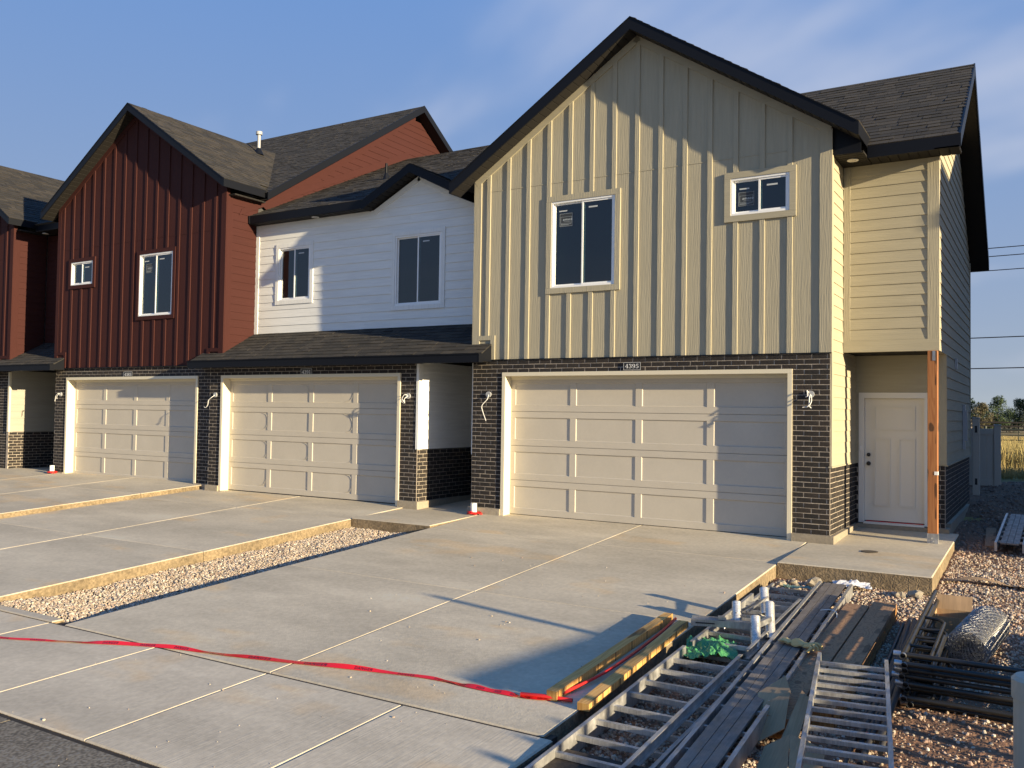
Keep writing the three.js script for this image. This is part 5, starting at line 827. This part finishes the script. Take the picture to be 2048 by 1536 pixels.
// trees
const leafM = [[0.045, 0.075, 0.025], [0.065, 0.095, 0.03], [0.10, 0.115, 0.065], [0.13, 0.115, 0.06]].map((c) => new THREE.MeshPhysicalMaterial({ color: C(...c), roughness: 0.9, side: THREE.DoubleSide, transmission: 0.15, thickness: 0 }));
function tree(label, x, z, h, w, k, n = 4200) {
  const t = thing('tree', label, 'tree', [x, FY, z], 'trees beyond the field'), bark = M([0.09, 0.07, 0.05]), y0 = FY;
  const tr = part(t, 'trunk', cyl(V(x, y0 - 0.2, z), V(x + rr(-0.2, 0.2), y0 + h * 0.55, z), 0.05 * h * 0.5, 0.02 * h * 0.5, 8), bark);
  const clumps = []; for (let i = 0; i < 22; i++) { const a = rr(0, 6.28), e = Math.pow(rnd(), 0.5), v = rr(0.12, 0.98), s = Math.sin(Math.min(1, v * 1.05) * Math.PI * 0.86 + 0.3); clumps.push(V(x + Math.cos(a) * e * w * 0.5 * s, y0 + h * v, z + Math.sin(a) * e * w * 0.5 * s)); }
  for (let i = 0; i < 5; i++) part(tr, 'limb', cyl(V(x, y0 + h * (0.25 + i * 0.06), z), clumps[i * 3], 0.012 * h, 0.004 * h, 5), bark);
  const P = []; for (let i = 0; i < n; i++) { const c = clumps[i % 22], r = w * 0.17, d = V(rr(-1, 1), rr(-0.8, 0.8), rr(-1, 1)).normalize().multiplyScalar(r * Math.pow(rnd(), 0.35)), p = c.clone().add(d), s = h * 0.03; for (let q = 0; q < 3; q++) P.push(p.x + rr(-s, s), p.y + rr(-s, s), p.z + rr(-s, s)); }
  const g = new THREE.BufferGeometry(); g.setAttribute('position', new THREE.Float32BufferAttribute(P, 3)); g.computeVertexNormals(); part(t, 'crown', g, leafM[k]); return t;
}
[['tall dark green tree rising above the roof of the parked camper', -3.3, -104, 5.6, 4.6, 1], ['bushy dark green tree behind the dark rail fence', -0.2, -106, 3.7, 4.2, 0], ['yellowish green tree behind the dark rail fence', 1.3, -102, 3.4, 2.4, 3], ['broad dark green tree behind the rail fence beside the yellowish one', 2.9, -105, 4.0, 3.6, 0], ['rounded mid green tree in the row behind the rail fence', 5.0, -108, 3.8, 3.4, 1], ['tallest dark tree at the end of the row behind the rail fence', 8.4, -107, 5.5, 5.5, 0], ['silvery green shrub-like tree in front of the dark end tree', 7.3, -99, 3.0, 4.0, 2], ['large dark tree off beyond the end of the row', 13.0, -108, 5.8, 6, 0], ['dark green tree behind the house roof line of the field row', -7.5, -107, 4.2, 5, 0], ['low dark bush filling the gap beside the camper', -1.0, -109, 2.6, 4.4, 0], ['low green bush behind the yellowish tree', 1.5, -110, 2.9, 4.6, 1], ['low dark bush between the broad tree and the rounded one', 4.0, -111, 2.8, 4.6, 0], ['low green bush next to the tallest dark tree', 6.4, -111, 3.2, 4.6, 1]].forEach((a) => tree(...a));
// far house and a parked camper
{
  const z = -112, t = thing('far_house', 'low grey house with a dark roof among the far trees', 'house', [-3, FY, z]); part(t, 'wall', box(-6.5, -0.5, FY, FY + 2.3, z - 4, z + 1), M([0.22, 0.19, 0.17])); part(t, 'roof', hexa([V(-6.8, FY + 2.3, z + 1.3), V(-0.2, FY + 2.3, z + 1.3), V(-5.5, FY + 4.2, z - 1.4), V(-1.5, FY + 4.2, z - 1.4), V(-6.8, FY + 2.3, z - 4.3), V(-0.2, FY + 2.3, z - 4.3), V(-5.5, FY + 4.2, z - 1.5), V(-1.5, FY + 4.2, z - 1.5)]), M([0.06, 0.05, 0.05])); part(t, 'window', box(-2.6, -1.6, FY + 0.9, FY + 1.7, z + 1.0, z + 1.04), m.screen);
  const c = thing('camper', 'white parked camper trailer in front of the far trees', 'camper', [-1.4, FY, -98]); part(c, 'body', bevBox(-2.6, -0.2, FY + 0.45, FY + 1.9, -99, -97, 0.2), m.pvc); part(c, 'window', box(-1.9, -0.9, FY + 1.2, FY + 1.65, -97.0, -96.97), m.screen); part(c, 'wheel', (() => { const g = clean(new THREE.CylinderGeometry(0.35, 0.35, 0.25, 16)); g.rotateX(Math.PI / 2); g.translate(-1.4, FY + 0.34, -97.1); return g; })(), m.black);
}
// utility poles and the wires between them
{
  const zz = -60, ys = [[14.6, 0.9], [14.15, 0], [13.25, -0.9], [8.2, 0.1], [5.95, 0.15]];
  [-52, 42].forEach((x) => { const t = thing('utility_pole', x < 0 ? 'tall wooden utility pole with a crossarm behind the red houses' : 'tall wooden utility pole with a crossarm across the dry field', 'utility pole', [x, FY, zz]); part(t, 'pole', cyl(V(x, FY - 0.5, zz), V(x, 16.4, zz), 0.16, 0.11, 12), M([0.12, 0.09, 0.065])); part(t, 'crossarm', box(x - 0.06, x + 0.06, 15.3, 15.45, zz - 1.3, zz + 1.3), M([0.12, 0.09, 0.065])); });
  ['highest', 'second highest', 'third highest', 'second lowest', 'lowest'].forEach((nm, i) => { const [y, dz] = ys[i], pts = []; for (let k = 0; k <= 20; k++) { const s = k / 20, sag = 1.3 * (1 - 4 * (s - 0.5) * (s - 0.5)); pts.push(V(-52 + 94 * s, y + 0.85 - sag, zz + dz)); } solo('overhead_wire', nm + ' of the dark overhead wires crossing the sky behind the beige house', 'wire', tube(pts, i > 2 ? 0.040 : 0.034, 40, 5), m.black, 'overhead wires'); });
}
// ================================================================ outside the frame: what throws the shade
{ // matching townhouse next door: its shadow lies on the beige side wall
  const t = thing('townhouse', 'red gabled townhouse next door across the side yard', 'house', [18, 0, -4]);
  const xl = 14.9, xr = 18.1, ax = 16.5, aTop = 7.5, sl = 0.655, wt = (x) => aTop - Math.abs(x - ax) * sl - 0.17;
  part(t, 'wall', extrudeZ([[xl, -0.6], [xr, -0.6], [xr, wt(xr)], [ax, wt(ax)], [xl, wt(xl)]], [], -1, 0.40), m.redV);
  part(t, 'wall', box(14.35, 21.5, -0.6, 6.2, -12, -0.4), m.redV);
  frontGable(t, ax, aTop, xl - 0.3, xr + 0.3, sl, 0.68, -4, 0.18, 0, xl, xr, -0.9);
  const xk = 14.03, zE = 0.1, yE = 6.34, s = 0.62, rz = -5.8, ry = yE + (zE - rz) * s, l = Math.hypot(zE - rz, ry - yE);
  for (const g of [1, -1]) roofFace(t, 'roof', V(xk + 7.8, yE, g > 0 ? zE : 2 * rz - zE), V(-1, 0, 0), V(0, (ry - yE) / l, g * (rz - zE) / l), 7.8, l, 0, () => false);
  part(t, 'gable_wall', hexa([V(14.35, 6.2, -0.4), V(14.45, 6.2, -0.4), V(14.35, ry - 0.2, rz), V(14.45, ry - 0.2, rz), V(14.35, 6.2, -11.2), V(14.45, 6.2, -11.2), V(14.35, ry - 0.2, rz - 0.1), V(14.45, ry - 0.2, rz - 0.1)]), m.redH);
}
{ // rack trailer parked in the side yard: its slatted rack throws the striped shade
  const xc = 12, z0 = 6.1, z1 = 9.6, yd = -0.05, t = thing('rack_trailer', 'low utility trailer with one slatted wooden rack parked beside the yard', 'trailer', [xc, gy(7.8), 7.8]), wood = M([0.25, 0.18, 0.11], { map: T.lumber });
  part(t, 'deck', box(11.5, 12.6, yd - 0.12, yd, z0, z1), wood);
  for (let k = 0; k < 10; k++) { const z = z0 + 0.05 + k * 0.375; part(t, 'stake', box(xc - 0.03, xc + 0.03, yd, k < 7 ? 1.2 : 0.95, z - 0.035, z + 0.035), wood); }
  for (const [a, b, e] of [[0.02, 0.26, z1], [0.58, 0.83, z1], [1.085, 1.21, 8.62]]) part(t, 'rack_board', box(xc + 0.031, xc + 0.055, a, b, z0, e), wood);
  part(t, 'mast', cyl(V(xc, yd, 6.90), V(xc, 1.66, 6.90), 0.055, 0.045, 10), m.galv);
  for (const z of [7.4, 8.2]) for (const x of [11.4, 12.7]) { const g = clean(new THREE.CylinderGeometry(0.26, 0.26, 0.18, 20)); g.rotateZ(Math.PI / 2); g.translate(x, gy(z) + 0.25, z); part(t, 'wheel', g, m.black); }
  part(t, 'drawbar', box(11.98, 12.1, -0.22, -0.13, 9.6, 10.9), m.frame);
}
renderer.render(scene, camera);
